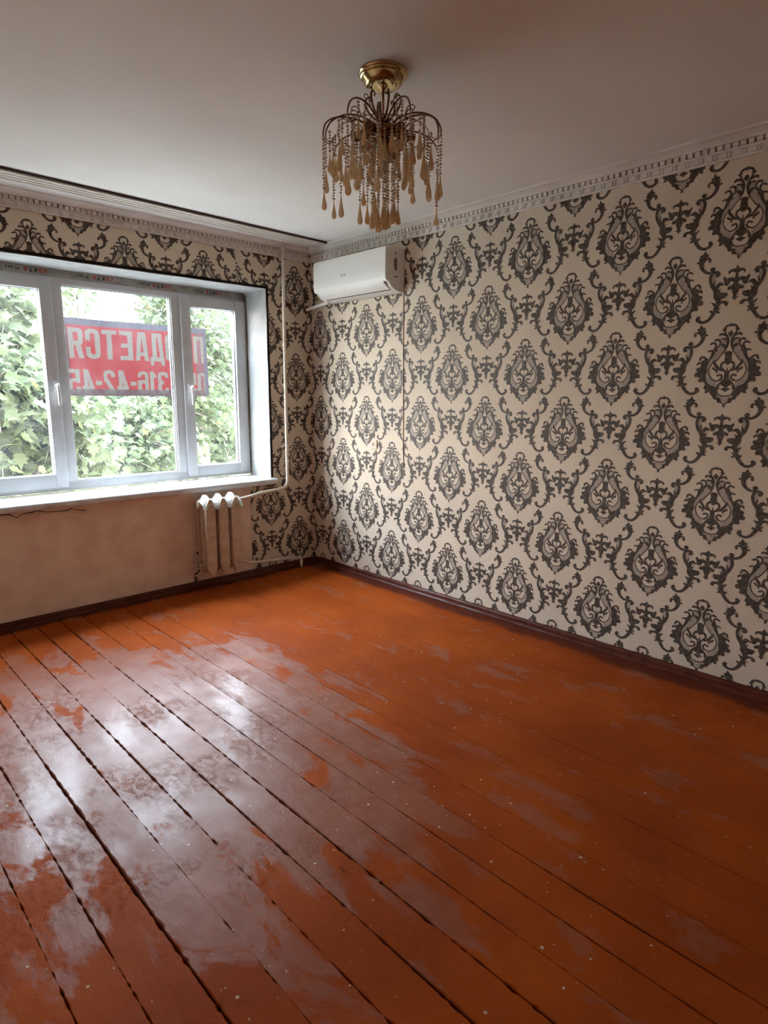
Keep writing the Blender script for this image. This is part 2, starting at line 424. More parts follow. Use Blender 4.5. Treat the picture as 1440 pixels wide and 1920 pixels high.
for i in range(len(edges)-1):
    x0, x1 = edges[i], edges[i+1]
    n = 330; mb = MB(); ring = []
    tilt = random.uniform(-0.0003, 0.0003); cup = random.uniform(0.0, 0.0004); lift = random.uniform(-0.0007, 0.0007)
    for k in range(n+1):
        y = YN + (0 - YN) * k / n
        a = x0 + (gapw(x0, y) if i else 0); b = x1 - (gapw(x1, y) if i < len(edges)-2 else 0)
        w = 0.0008*mnoise.noise(Vector((x0*5, y*1.1, 2)))
        zz = lift + w
        ca, cb = 0.0002+0.9*(a-x0), 0.0002+0.9*(x1-b)
        ring += [(a, y, -0.024), (a, y, zz-tilt-ca), (a+ca, y, zz-tilt), ((a+b)/2, y, zz+cup), (b-cb, y, zz+tilt), (b, y, zz+tilt-cb), (b, y, -0.024)]
    fs = []
    for k in range(n):
        for q in range(6): fs.append((k*7+q, k*7+q+1, (k+1)*7+q+1, (k+1)*7+q))
    fs += [tuple(range(6,-1,-1)), tuple(n*7+q for q in range(7))]
    mb.add(ring, fs); mb.build('plank', M['floor'], fl, auto=20)

# ceiling
struct(MB().box(XL-0.1, 0.1, YN-0.1, 0.45, H, H+0.15).build('ceiling', M['ceiling']), 'grey white ceiling with scuffs')

# walls
wr = struct(MB().box(0, 0.15, YN-0.1, 0.45, -0.12, H).build('wall_right', M['plaster_wall']), 'right wall papered with black damask medallions')
struct(MB().box(XL-0.15, XL, YN-0.1, 0.45, -0.12, H).build('wall_left', M['other_wall']))
struct(MB().box(XL, 0, YN-0.15, YN, -0.12, H).build('wall_near', M['other_wall']))
mb = MB()
mb.box(XL, 0, 0, 0.37, OZ1, H).box(XL, 0, 0, 0.37, -0.12, OZ0-0.045)
mb.box(OX1, 0, 0, 0.37, OZ0-0.045, OZ1).box(XL, OX0, 0, 0.37, OZ0-0.045, OZ1)
wf = struct(mb.build('wall_far', M['plaster_wall']), 'window wall with bare plaster below the sill')

# plaster lining of the reveal, with a slightly wavy face
def wavy_quad(mb, o, du, dv, nu, nv, nrm, amp, seed):
    o, du, dv, nrm = Vector(o), Vector(du), Vector(dv), Vector(nrm)
    vs = []
    for j in range(nv+1):
        for i in range(nu+1):
            p = o + du*(i/nu) + dv*(j/nv)
            vs.append(p + nrm*(amp*(1.3+mnoise.noise(p*6 + Vector((seed,0,0))))))
    mb.add(vs, [(j*(nu+1)+i, j*(nu+1)+i+1, (j+1)*(nu+1)+i+1, (j+1)*(nu+1)+i) for j in range(nv) for i in range(nu)])
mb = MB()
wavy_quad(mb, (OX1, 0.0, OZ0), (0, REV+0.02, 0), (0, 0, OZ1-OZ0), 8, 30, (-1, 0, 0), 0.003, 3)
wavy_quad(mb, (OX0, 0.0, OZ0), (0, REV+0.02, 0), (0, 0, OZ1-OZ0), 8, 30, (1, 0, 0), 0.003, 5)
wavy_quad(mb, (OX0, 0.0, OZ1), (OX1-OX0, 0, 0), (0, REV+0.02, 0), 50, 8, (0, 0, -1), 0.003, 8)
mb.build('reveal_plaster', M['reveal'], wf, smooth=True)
# dark strip standing in for the shadow line along the cut wallpaper
mb = MB()
mb.box(OX0-0.014, OX1+0.016, -0.004, 0.001, OZ1, OZ1+0.016)
mb.box(OX1, OX1+0.014, -0.004, 0.001, OZ0+0.01, OZ1)
mb.box(OX0-0.014, OX0, -0.004, 0.001, OZ0+0.01, OZ1)
mb.build('dark_shadow_line', M['edge'], wf)

# ---- damask print -------------------------------------------------------
MOTIF=[
('P',0,[(-2,-11),(-7,-5),(-1,1),(6,-6)]),
('S',0,[(-1,-9,11.0),(13,-9,10.0),(23,-17,9.5),(25,-26,9.5),(23,-37,8.4),(19,-47,9.6),(13,-57,10.4),(8,-70,11.0),(8,-87,10.5),(12,-103,9.7),(16,-115,7.2),(20,-123,5.2)]),
('P',0,[(23,-18),(37,-27),(33,-31),(24,-34)]),
('S',0,[(23,-23,4.0),(15,-26,2.0)]),
('P',0,[(0,-32),(9,-39),(11,-47),(6,-53),(1,-60),(-1,-60),(-4,-32)]),
('S',0,[(18,-51,11.0),(28,-47,9.9),(38,-45,10.3),(44,-50,9.9)]),
('C',0,(44,-50,4.6)),
('S',0,[(11,-81,8.0),(16,-70,8.0),(25,-65,8.0),(36,-66,6.4)]),
('S',0,[(15,-105,12.1),(25,-94,14.0),(35,-91,7.2)]),
('P',1,[(14,-75),(24,-68),(37,-69),(40,-86),(38,-105),(29,-104),(21,-114),(14,-103)]),
('S',0,[(45,-101,7.9),(39,-85,7.9),(42,-73,8.9),(51,-68,9.9),(61,-71,9.4)]),
('C',0,(60,-71,4.2)),
('S',0,[(53,-114,13.9),(54,-97,10.9),(60,-84,8.9),(69,-82,9.4),(79,-87,7.8)]),
('P',0,[(42,-93),(52,-101),(58,-89),(64,-106),(72,-115),(74,-135),(83,-156),(91,-166),(81,-168),(64,-143),(51,-118)]),
('S',0,[(65,-115,9.9),(76,-115,7.9),(86,-118,7.4)]),
('P',1,[(29,-101),(39,-104),(51,-122),(64,-143),(79,-166),(85,-188),(90,-214),(86,-217),(83,-241),(72,-259),(55,-269),(40,-271),(38,-249),(55,-244),(70,-228),(76,-204),(72,-184),(67,-174),(56,-165),(42,-152),(30,-134),(21,-120),(22,-110)]),
('S',0,[(20,-124,4.4),(32,-138,4.4),(43,-154,5.2),(55,-165,4.4),(66,-173,4.4),(74,-188,4.8),(76,-197,4.8),(73,-219,4.8),(61,-238,4.8),(44,-248,5.2),(27,-244,8.1),(19,-235,8.9),(21,-225,8.5),(28,-221,8.5),(37,-226,8.1)]),
('C',0,(38,-225,4.7)),
('P',0,[(-1,-119),(15,-122),(15,-133),(13,-141),(15,-151),(15,-163),(5,-174),(-1,-174),(-6,-119)]),
('P',1,[(0,-147),(7,-146),(9,-155),(0,-157),(-3,-152)]),
('S',0,[(2,-174,10.2),(9,-167,9.1),(20,-169,11.1),(27,-180,9.1),(25,-190,10.1),(17,-200,10.1),(7,-210,8.1),(4,-223,12.2)]),
('S',0,[(-1,-191,2.4),(2,-212,8.2),(3,-233,16.3),(1,-248,24.5)]),
('S',0,[(36,-197,12.1),(47,-182,12.0),(56,-169,10.9),(58,-158,5.2)]),
('S',0,[(21,-201,10.1),(35,-197,11.1),(48,-200,9.0),(59,-192,8.8)]),
('C',0,(59,-192,5.0)),
('C',0,(43,-209,4.6)),
('P',0,[(-2,-239),(17,-244),(31,-259),(40,-273),(44,-290),(39,-305),(32,-315),(28,-309),(36,-288),(27,-285),(25,-265),(14,-269),(7,-275),(-1,-275)]),
('P',0,[(0,-275),(9,-279),(22,-285),(12,-289),(5,-294),(-1,-298),(-4,-288)]),
('S',0,[(37,-288,6.9),(29,-305,5.3),(16,-313,5.3),(-1,-315,5.4)]),
('P',0,[(77,-161),(88,-147),(102,-156),(113,-163),(109,-174),(117,-187),(130,-190),(132,-201),(124,-205),(137,-215),(138,-225),(131,-231),(121,-229),(113,-235),(119,-245),(114,-253),(97,-252),(87,-261),(93,-282),(83,-288),(87,-303),(74,-302),(69,-295),(61,-305),(51,-317),(45,-330),(29,-333),(26,-325),(34,-315),(42,-296),(43,-273),(55,-270),(72,-261),(85,-242),(88,-219),(82,-200),(85,-185)]),
('S',0,[(89,-168,11.8),(93,-153,9.4),(103,-142,9.4),(115,-144,10.1),(119,-155,8.5)]),
('C',0,(117,-152,5.2)),
('S',0,[(110,-171,11.7),(122,-167,9.3),(128,-174,8.5)]),
('C',0,(127,-173,4.4)),
('P',0,[(90,-176),(98,-156),(106,-155),(113,-163),(110,-177)]),
('P',0,[(26,-322),(16,-325),(15,-336),(8,-345),(-1,-349),(-4,-349),(0,-365),(1,-366),(6,-361),(4,-353),(16,-345),(26,-346),(31,-336)]),
('P',1,[(-1,-315),(18,-313),(32,-307),(39,-305),(34,-315),(26,-322),(16,-325),(11,-339),(-1,-347)]),
('S',0,[(136,-316,1.6),(140,-332,18.1),(145,-351,25.8),(151,-369,20.2),(144,-392,14.5),(127,-407,12.0),(109,-412,10.5),(95,-410,7.9)]),
('C',0,(129,-337,6.7)),
('C',0,(154,-336,6.1)),
('C',0,(133,-349,6.2)),
('C',0,(158,-348,5.1)),
('S',0,[(135,-353,8.8),(120,-349,8.4),(114,-357,8.9),(116,-363,7.9)]),
('C',0,(116,-361,6.8)),
('S',0,[(155,-362,7.7),(168,-362,8.7)]),
('C',0,(100,-398,11.0)),
('S',0,[(80,-426,10.7),(72,-421,11.8),(80,-412,11.7),(97,-415,11.7),(106,-429,12.7),(105,-448,13.2),(96,-469,15.4),(84,-482,19.3),(75,-498,25.5),(73,-514,28.3),(70,-514,25.6),(64,-536,20.3),(72,-566,17.9),(82,-590,15.7),(99,-613,13.5),(118,-622,12.3),(136,-618,13.3),(147,-607,15.3),(143,-599,12.7)]),
('C',0,(143,-601,8.8)),
('C',0,(78,-425,9.0)),
('P',1,[(82,-418),(94,-419),(101,-435),(96,-456),(86,-445)]),
('S',0,[(92,-472,9.6),(88,-458,8.0),(84,-446,3.2)]),
('S',0,[(79,-479,18.8),(65,-463,16.1),(52,-468,8.1)]),
('P',0,[(78,-498),(57,-480),(68,-509),(32,-501),(28,-514),(39,-523),(34,-524),(66,-529),(75,-525)]),
('P',0,[(29,-502),(60,-499),(62,-522),(48,-526),(34,-520),(38,-511)]),
('S',0,[(65,-543,16.2),(46,-541,10.9),(32,-543,12.1),(27,-551,9.3)]),
('C',0,(30,-550,8.2)),
('P',0,[(78,-501),(88,-516),(78,-532),(72,-541),(69,-517)]),
('S',0,[(76,-555,10.8),(83,-546,9.1),(92,-540,3.2)]),
('S',0,[(81,-585,9.7),(93,-576,8.6)]),
('C',0,(93,-577,5.3)),
('S',0,[(71,-577,11.9),(52,-564,2.7)]),
('S',0,[(71,-577,13.5),(57,-585,7.1)]),
('P',0,[(-1,-394),(8,-404),(10,-413),(5,-422),(2,-436),(-3,-436),(-3,-394)]),
('S',0,[(1,-415,19.2),(19,-412,11.4),(30,-416,8.1),(30,-424,4.9)]),
('S',0,[(2,-430,7.1),(2,-452,11.0),(1,-471,19.3),(-1,-493,27.6),(0,-512,15.5),(0,-526,12.2),(0,-537,1.7)]),
('P',0,[(5,-446),(18,-439),(38,-443),(49,-433),(54,-439),(48,-454),(46,-470),(33,-475),(27,-467),(21,-456),(12,-459),(5,-469)]),
('S',0,[(3,-478,22.0),(22,-483,14.2)]),
('C',0,(25,-485,8.2)),
('S',0,[(0,-526,7.2),(13,-525,2.8)]),
]

PITCH, DROP, ZTOP = 0.265, 0.633, 2.304

def motif_tris():
    """(verts (s,t) metres, tris, mat index) of the mirrored pattern unit"""
    V = []; T = []; MI = []; LV = []
    LEV = []
    def emit(vs, ts, m):
        o = len(V); lv = 0.0011 + 0.000008*len(LEV) if m == 0 else 0.0010 + 0.000006*len(LEV)/10
        LEV.append(0); LV.extend([lv]*len(vs) + [lv+0.000004]*len(vs))
        V.extend(vs); T.extend([(a+o, b+o, c+o) for a, b, c in ts]); MI.extend([m]*len(ts))
        o = len(V)
        V.extend([(-x, y) for x, y in vs]); T.extend([(a+o, c+o, b+o) for a, b, c in ts]); MI.extend([m]*len(ts))
    for kind, m, d in MOTIF:
        if kind == 'C':
            x, y, r = d; n = 9
            emit([(x, y)] + [(x+r*math.cos(6.2832*k/n), y+r*math.sin(6.2832*k/n)) for k in range(n)], [(0, 1+k, 1+(k+1) % n) for k in range(n)], m)
        elif kind == 'P':
            tri = tessellate_polygon([[Vector((x, y, 0)) for x, y in d]])
            emit(d, [tuple(t) for t in tri], m)
        else:
            c = catmull(d, 4); vs = []; ts = []
            for i, p in enumerate(c):
                a = c[max(i-1, 0)]; b = c[min(i+1, len(c)-1)]
                tx, ty = b[0]-a[0], b[1]-a[1]; L = math.hypot(tx, ty) or 1
                w = max(p[2], 0.6)/2; nx, ny = -ty/L*w, tx/L*w
                vs += [(p[0]+nx, p[1]+ny), (p[0]-nx, p[1]-ny)]
                if i: k = 2*i; ts += [(k-2, k-1, k+1), (k-2, k+1, k)]
            for end, sg in ((0, -1), (len(c)-1, 1)):     # round ends
                p = c[end]; q = c[1] if end == 0 else c[-2]
                an = math.atan2(p[1]-q[1], p[0]-q[0]); r = max(p[2], 0.6)/2; o = len(vs)
                vs.append((p[0], p[1])); vs += [(p[0]+r*math.cos(an-1.57+3.14*k/4), p[1]+r*math.sin(an-1.57+3.14*k/4)) for k in range(5)]
                ts += [(o, o+1+k, o+2+k) for k in range(4)]
            emit(vs, ts, m)
    return np.column_stack([np.array(V)/1000.0, np.array(LV)]), np.array(T), np.array(MI)
MV, MT, MM = motif_tris()

def clip_tris(P, Tr, Mi, axis, val, keep_gt):
    """keep the side of a line; triangles on the line are cut"""
    d = (P[:, axis]-val) * (1 if keep_gt else -1)
    ins = d > 0
    cnt = ins[Tr].sum(1)
    full = Tr[cnt == 3]; fm = Mi[cnt == 3]
    newV = []; newT = []; newM = []; base = len(P)
    for t, m in zip(Tr[(cnt == 1) | (cnt == 2)], Mi[(cnt == 1) | (cnt == 2)]):
        poly = []
        for k in range(3):
            a, b = t[k], t[(k+1) % 3]
            if d[a] > 0: poly.append(P[a])
            if (d[a] > 0) != (d[b] > 0):
                s = d[a]/(d[a]-d[b]); poly.append(P[a] + (P[b]-P[a])*s)
        o = base + len(newV); newV += poly
        for k in range(1, len(poly)-1): newT.append((o, o+k, o+k+1)); newM.append(m)
    if newV:
        P = np.vstack([P, np.array(newV)]); full = np.vstack([full, np.array(newT)]); fm = np.concatenate([fm, np.array(newM)])
    return P, full, fm

def pattern(cols, rect):
    """cols: list of (s centre, j phase); rect: (s0,s1,t0,t1) -> clipped triangles in wall coordinates"""
    Vs = []; Ts = []; Ms = []; o = 0
    s0, s1, t0, t1 = rect
    for sc, ph in cols:
        if sc < s0-0.3 or sc > s1+0.3: continue
        for j in range(-2, 6):
            top = ZTOP - DROP*(j+ph)
            if top < t0-0.05 or top-0.66 > t1: continue
            Vs.append(MV + np.array([sc, top, 0])); Ts.append(MT+o); Ms.append(MM); o += len(MV)
    P = np.vstack(Vs); T = np.vstack(Ts); Mi = np.concatenate(Ms)
    for ax, val, gt in ((0, s0, True), (0, s1, False), (1, t0, True), (1, t1, False)): P, T, Mi = clip_tris(P, T, Mi, ax, val, gt)
    return P, T, Mi

def paper_mesh(name, parent, pieces, to3d, nrm):
    """paper sheets with the print lying on them; pieces: list of (rect, cols)"""
    verts = []; faces = []; mi = []
    for rect, cols in pieces:
        s0, s1, t0, t1 = rect; o = len(verts)
        verts += [to3d(s0, t0, 0.0006), to3d(s1, t0, 0.0006), to3d(s1, t1, 0.0006), to3d(s0, t1, 0.0006)]
        faces.append((o, o+1, o+2, o+3)); mi.append(0)
        P, T, Mi = pattern(cols, rect)
        o = len(verts)
        verts += [to3d(p[0], p[1], p[2]) for p in P]
        faces += [tuple(int(x)+o for x in t) for t in T]; mi += [1+int(m) for m in Mi]
    me = bpy.data.meshes.new(name); me.from_pydata(verts, [], faces)
    for k in ('paper', 'print', 'print_grey'): me.materials.append(M[k])
    me.polygons.foreach_set('material_index', mi)
    me.update()
    # all faces look into the room
    bad = [p.index for p in me.polygons if p.normal.dot(Vector(nrm)) < 0]
    bm = bmesh.new(); bm.from_mesh(me); bm.faces.ensure_lookup_table()
    bmesh.ops.reverse_faces(bm, faces=[bm.faces[i] for i in bad]); bm.to_mesh(me); bm.free()
    return link(name, me, parent)

cols_r = [(0.103 + PITCH*i, 0.5 if i % 2 == 0 else 0.0) for i in range(-1, 20)]
# the right wall is hung in strips; the first seam runs below the air conditioner
seams = [0.0, 1.004, 2.064, 3.124, 4.184, -YN]
paper_mesh('wallpaper', wr, [((seams[k]+0.0004, seams[k+1]-0.0004, 0.02, 2.40), cols_r) for k in range(5)], lambda s, t, d: (-d, -s, t), (-1, 0, 0))
cols_a = [(-0.899 + 0.2635*i, 0.0 if i % 2 == 0 else 0.5) for i in range(-10, 3)]
cols_b = [(-0.159 + PITCH*i, 0.0 if i % 2 == 0 else 0.5) for i in range(-4, 3)]
far_pieces = [((XL, OX0-0.012, 0.02, OZ1+0.014), cols_a), ((XL, -0.655, OZ1+0.014, 2.40), cols_a), ((-0.655, OX1+0.012, OZ1+0.014, 2.40), cols_b), ((OX1+0.012, 0.0, 0.02, 2.40), cols_b), ((-0.605, OX1+0.012, 0.02, OZ0-0.02), cols_b)]
paper_mesh('wallpaper', wf, far_pieces, lambda s, t, d: (s, -d, t), (0, -1, 0))
# scrap of paper left beside the radiator
paper_mesh('wallpaper_scrap', wf, [((-1.085, -1.0, 0.03, 0.26), [(-0.955, 0.5), (-1.22, 0.0)])], lambda s, t, d: (s, -d, t), (0, -1, 0))

# crack and lifted paint under the sill
mb = MB()
cp = [(-2.36, 0.672), (-2.237, 0.676), (-2.19, 0.672), (-2.155, 0.650), (-2.13, 0.668), (-2.07, 0.671), (-2.05, 0.678), (-2.0, 0.664), (-1.93, 0.660), (-1.88, 0.658), (-1.86, 0.668), (-1.835, 0.660), (-1.80, 0.650), (-1.775, 0.646)]
top = []; bot = []
for k, (x, z) in enumerate(cp):
    th = 0.0015 + 0.004*abs(math.sin(k*2.3))
    top.append((x, -0.0016, z+th)); bot.append((x, -0.0016, z-0.001))
n = len(cp)
mb.add(top+bot, [(k, k+1, n+k+1, n+k) for k in range(n-1)])
mb.build('plaster_crack', M['edge'], wf)
mb = MB()
for (x, z), (x2, z2) in zip(cp[:-1], cp[1:]):
    mb.add([(x, -0.001, z), (x2, -0.001, z2), (x2, -0.006, z2-0.004), (x, -0.006, z-0.004), (x, -0.001, z-0.05), (x2, -0.001, z2-0.05)], [(0, 1, 2, 3), (3, 2, 5, 4)])
mb.build('lifted_plaster', M['plaster_wall'], wf, smooth=True)

# ---- baseboards
prof = [(0, 0), (-0.034, 0), (-0.034, 0.008), (-0.026, 0.017), (-0.020, 0.020), (-0.019, 0.034), (-0.014, 0.042), (-0.008, 0.044), (0, 0.044)]
def wob_extrude(mb, prof, axis, a0, a1, n, amp):
    k = len(prof); vs = []
    for i in range(n+1):
        a = a0+(a1-a0)*i/n
        for j, (d, z) in enumerate(prof):
            w = amp*mnoise.noise(Vector((a*7, j*3.1, 1))) if d < 0 and z > 0 else 0
            vs.append((d+w, a, z+w*0.6) if axis == 'y' else (a, d+w, z+w*0.6))
    fs = [(i*k+j, i*k+(j+1) % k, (i+1)*k+(j+1) % k, (i+1)*k+j) for i in range(n) for j in range(k)]
    mb.add(vs, fs + [tuple(range(k)), tuple(n*k+j for j in range(k-1, -1, -1))])
mb = MB(); wob_extrude(mb, prof, 'y', YN, -0.001, 120, 0.0025)
struct(mb.build('baseboard_right', M['baseboard'], auto=40), 'maroon painted skirting along the right wall')
mb = MB(); wob_extrude(mb, prof, 'x', XL, -0.02, 90, 0.0025)
struct(mb.build('baseboard_far', M['baseboard'], auto=40), 'maroon painted skirting under the window')

# ---- crown mouldings with their dentils and ornaments
cprof = [(0, 2.345), (-0.012, 2.345), (-0.014, 2.352), (-0.009, 2.354), (-0.009, 2.380), (-0.016, 2.382), (-0.018, 2.386), (-0.004, 2.387), (-0.004, 2.406), (-0.026, 2.408), (-0.030, 2.413), (-0.045, 2.420), (-0.062, 2.424), (-0.078, 2.427), (-0.082, H-0.0005), (0, H-0.0005)]
def tooth_mesh(ax):
    mb = MB()
    if ax == 'y': mb.rbox(-0.025, -0.003, -0.0108, 0.0108, -0.0095, 0.0095, 0.0015, seg=1)
    else: mb.rbox(-0.0108, 0.0108, -0.025, -0.003, -0.0095, 0.0095, 0.0015, seg=1)
    return mb
def orn_mesh(ax):
    mb = MB()
    for c, z0, z1 in ((-0.014, -0.011, 0.011), (-0.001, -0.012, 0.006)):
        if ax == 'y': mb.box(-0.0145, -0.008, c-0.003, c+0.003, z0, z1)
        else: mb.box(c-0.003, c+0.003, -0.0145, -0.008, z0, z1)
    for c0, c1, z in ((-0.014, 0.004, 0.010), (-0.001, 0.016, -0.010)):
        if ax == 'y': mb.box(-0.0135, -0.008, c0, c1, z-0.002, z+0.002)
        else: mb.box(c0, c1, -0.0135, -0.008, z-0.002, z+0.002)
    return mb
def crown(name, ax, a0, a1, label):
    root = struct(MB().prism(cprof, ax, a0, a1).build(name, M['crown'], auto=25), label)
    t0 = None; a = a1 - 0.07
    while a > a0+0.02:
        if t0 is None: t0 = tooth_mesh(ax).build('dentil', M['crown'], root); o = t0
        else: o = link('dentil', t0.data, root)
        o.location = (0, a, 2.3965) if ax == 'y' else (a, 0, 2.3965); a -= 0.0305
    t0 = None; a = a1 - 0.09
    while a > a0+0.03:
        if t0 is None: t0 = orn_mesh(ax).build('key_ornament', M['crown'], root); o = t0
        else: o = link('key_ornament', t0.data, root)
        o.location = (0, a, 2.367) if ax == 'y' else (a, 0, 2.367); a -= 0.0568
    return root
crown('trim_1', 'y', YN, -0.001, 'white dentilled crown moulding on the right wall')
crown('trim_2', 'x', XL, -0.03, 'white crown moulding above the window')

# ================================================================== WINDOW
win = empty('window_1', (-1.36, REV, OZ0)); struct(win, 'white triple plastic window with handles')
WO = (-1.36, REV, OZ0)
FY = REV + 0.008                      # room face of the fixed frame
fx0, fx1, fz0, fz1 = -2.318, -0.418, 0.738, 2.062
def frame_part(name, x0, x1, z0, z1, w, y0, y1, mat, parent, off, b=0.004):
    """rectangular ring of four profiles"""
    l, r, bo, t = w if isinstance(w, tuple) else (w, w, w, w)
    mb = MB()
    mb.rbox(x0, x0+l, y0, y1, z0, z1, b); mb.rbox(x1-r, x1, y0, y1, z0, z1, b)
    mb.rbox(x0+l-0.002, x1-r+0.002, y0+0.0005, y1, z0, z0+bo, b); mb.rbox(x0+l-0.002, x1-r+0.002, y0+0.0005, y1, z1-t, z1, b)
    return put(mb, off).build(name, mat, parent, auto=40)
frame_part('window_frame', fx0, fx1, fz0, fz1, (0.05, 0.02, 0.062, 0.038), FY, FY+0.07, M['pvc'], win, WO)
put(MB().rbox(-1.782, -1.722, FY-0.001, FY+0.068, fz0+0.06, fz1-0.036, 0.004), WO).build('mullion', M['pvc'], win, auto=40)
put(MB().rbox(-1.006, -0.938, FY-0.001, FY+0.068, fz0+0.06, fz1-0.036, 0.004), WO).build('mullion', M['pvc'], win, auto=40)
def pane(x0, x1, z0, z1, y, parent, off):
    """glazing bead, black gasket and the glass itself"""
    frame_part('glazing_bead', x0-0.016, x1+0.016, z0-0.016, z1+0.016, 0.017, y+0.004, y+0.03, M['pvc'], parent, off, 0.005)
    frame_part('gasket', x0-0.002, x1+0.002, z0-0.002, z1+0.002, 0.005, y+0.012, y+0.028, M['gasket'], parent, off, 0.001)
    return put(MB().box(x0-0.01, x1+0.01, y+0.022, y+0.026, z0-0.01, z1+0.01), off).build('glass_pane', M['glass'], parent)
pane(-1.712, -1.014, 0.806, 2.018, FY, win, WO)
def handle(x, z, y, parent, off):
    mb = MB(); mb.rbox(x-0.014, x+0.014, y-0.012, y+0.002, z-0.032, z+0.032, 0.005)
    mb.tube([(x, y, z+0.006), (x, y-0.038, z+0.006)], 0.010, 10)
    h = put(mb, off).build('handle', M['pvc'], parent, auto=40)
    mb = MB(); pts = catmull([(x, y-0.036, z+0.014), (x, y-0.044, z+0.0), (x+0.002, y-0.044, z-0.05), (x+0.004, y-0.040, z-0.112)], 4)
    mb.tube(pts, [0.0095]*len(pts), 8)
    put(mb, off).build('handle_lever', M['pvc'], h, smooth=True)
def sash(x0, x1, z0, z1, g, hx, hz):
    SY = REV - 0.010
    s = frame_part('sash', x0, x1, z0, z1, (g[0]-x0, x1-g[1], g[2]-z0, z1-g[3]), SY, FY+0.05, M['pvc'], win, WO, 0.006)
    # three levels at most: bead, gasket, glass and handle hang on the sash
    s_off = WO
    pane(g[0], g[1], g[2], g[3], SY+0.004, s, s_off)
    mb = MB(); y = SY
    mb.rbox(hx-0.014, hx+0.014, y-0.012, y+0.002, hz-0.034, hz+0.034, 0.005); mb.tube([(hx, y, hz+0.006), (hx, y-0.036, hz+0.006)], 0.010, 10)
    pts = catmull([(hx, y-0.034, hz+0.016), (hx, y-0.044, hz+0.0), (hx+0.002, y-0.044, hz-0.05), (hx+0.004, y-0.040, hz-0.114)], 4)
    mb.tube(pts, 0.010, 8)
    o = put(mb, s_off).build('handle', M['pvc'], s, auto=40); o['label'] = 'white lever handle'
sash(-0.944, -0.421, 0.762, 2.048, (-0.868, -0.510, 0.836, 1.972), -0.905, 1.40)
sash(-2.300, -1.774, 0.762, 2.048, (-2.212, -1.848, 0.852, 1.980), -1.800, 1.40)
# protective film strip and foam between frame and lintel
put(MB().box(fx0, fx1, FY+0.004, FY+0.06, fz1, OZ1), WO).build('film_strip', M['tape'], win)
mb = MB()
for side_x, sg in ((fx1, 1),):
    vs = []; n = 60
    for k in range(n+1):
        z = OZ0+0.01+(fz1+0.02-OZ0)*k/n
        a = 0.006*mnoise.noise(Vector((z*14, 2, 0))); b = 0.005*mnoise.noise(Vector((z*30, 7, 0)))
        vs += [(side_x-0.004-abs(a)*0.4, REV-0.012, z), (OX1-0.003, REV-0.022-abs(b)*1.5-abs(a), z)]
    mb.add(vs, [(2*k, 2*k+1, 2*k+3, 2*k+2) for k in range(n)])
put(mb, WO).build('mounting_foam', M['foam'], win)
def text_tris(body, bold=0.0):
    cu = bpy.data.curves.new('t', 'FONT'); cu.body = body; cu.size = 1.0; cu.offset = bold; cu.resolution_u = 3
    ob = bpy.data.objects.new('t', cu); COL.objects.link(ob)
    dg = bpy.context.evaluated_depsgraph_get()
    me = bpy.data.meshes.new_from_object(ob.evaluated_get(dg))
    v = np.array([x.co[:] for x in me.vertices]); f = [tuple(p.vertices) for p in me.polygons]
    bpy.data.objects.remove(ob); bpy.data.curves.remove(cu); bpy.data.meshes.remove(me)
    v[:, 0] -= v[:, 0].min(); v[:, 1] -= v[:, 1].min()
    return v[:, :2], f
def tape_text(x_right, body, cols, width, h):
    """lettering printed upside down along the strip: runs from right to left"""
    n = len(body); cw = width/n
    for i, ch in enumerate(body):
        if ch == ' ': continue
        v, f = text_tris(ch, 0.035)
        s = h/0.72; vs = [(x_right - i*cw - x*s*0.9, FY+0.0028, fz1+0.026+0.5*h - y*s) for x, y in v]
        (red if cols[i] == 'r' else blk).add(vs, f)
red, blk = MB(), MB()
for k in range(5):
    xr = -0.60 - 0.395*k
    tape_text(xr, 'cакта', 'rrbbr', 0.135, 0.030)
    tape_text(xr-0.155, 'Plast', 'bbbbb', 0.075, 0.018)
put(red, WO).build('strip_lettering', M['ink_red'], win); put(blk, WO).build('strip_lettering', M['ink_black'], win)
# sill
mb = MB(); n = 80; prof = [(0.295, 0.732), (0.295, 0.690), (-0.052, 0.688), (-0.060, 0.696), (-0.060, 0.722), (-0.052, 0.730)]
vs = []; k6 = len(prof); sx0, sx1 = -2.52, -0.392
for i in range(n+1):
    x = sx0+(sx1-sx0)*i/n
    for j, (y, z) in enumerate(prof):
        w = 0.003*mnoise.noise(Vector((x*12, j*2.0, 4))) if j in (2, 3, 4, 5) else 0
        vs.append((x, y+w, z+w*0.7))
mb.add(vs, [(i*k6+j, i*k6+(j+1) % k6, (i+1)*k6+(j+1) % k6, (i+1)*k6+j) for i in range(n) for j in range(k6)] + [tuple(range(k6)), tuple(n*k6+j for j in range(k6-1, -1, -1))])
put(mb, WO).build('window_sill', M['sill'], win, auto=50)

# ================================================================== OBJECTS
# ---- chandelier
CX, CY = -1.429, -2.294
ch = empty('chandelier', (CX, CY, H)); ch.scale = (1.06, 1.06, 0.985); tag(ch, 'brass chandelier with amber teardrops hanging from the ceiling', 'chandelier')
mb = MB()
mb.lathe([(0.0, 0.0), (0.080, 0.0), (0.081, -0.004), (0.079, -0.008), (0.076, -0.010), (0.074, -0.016), (0.070, -0.018), (0.066, -0.026), (0.062, -0.030), (0.058, -0.038), (0.053, -0.041), (0.030, -0.043), (0.016, -0.041), (0.013, -0.046), (0.008, -0.054), (0.005, -0.058), (0.0, -0.058)], n=48)
mb.build('canopy', M['brass'], ch, auto=35)
for k in range(4):
    a = 0.6+k*math.pi/2; c = (0.042*math.cos(a), 0.042*math.sin(a), -0.0425)
    MB().lathe([(0.0, -0.003), (0.003, -0.003), (0.003, 0.0)], c, 8).build('canopy_screw', M['dark_metal'], ch)
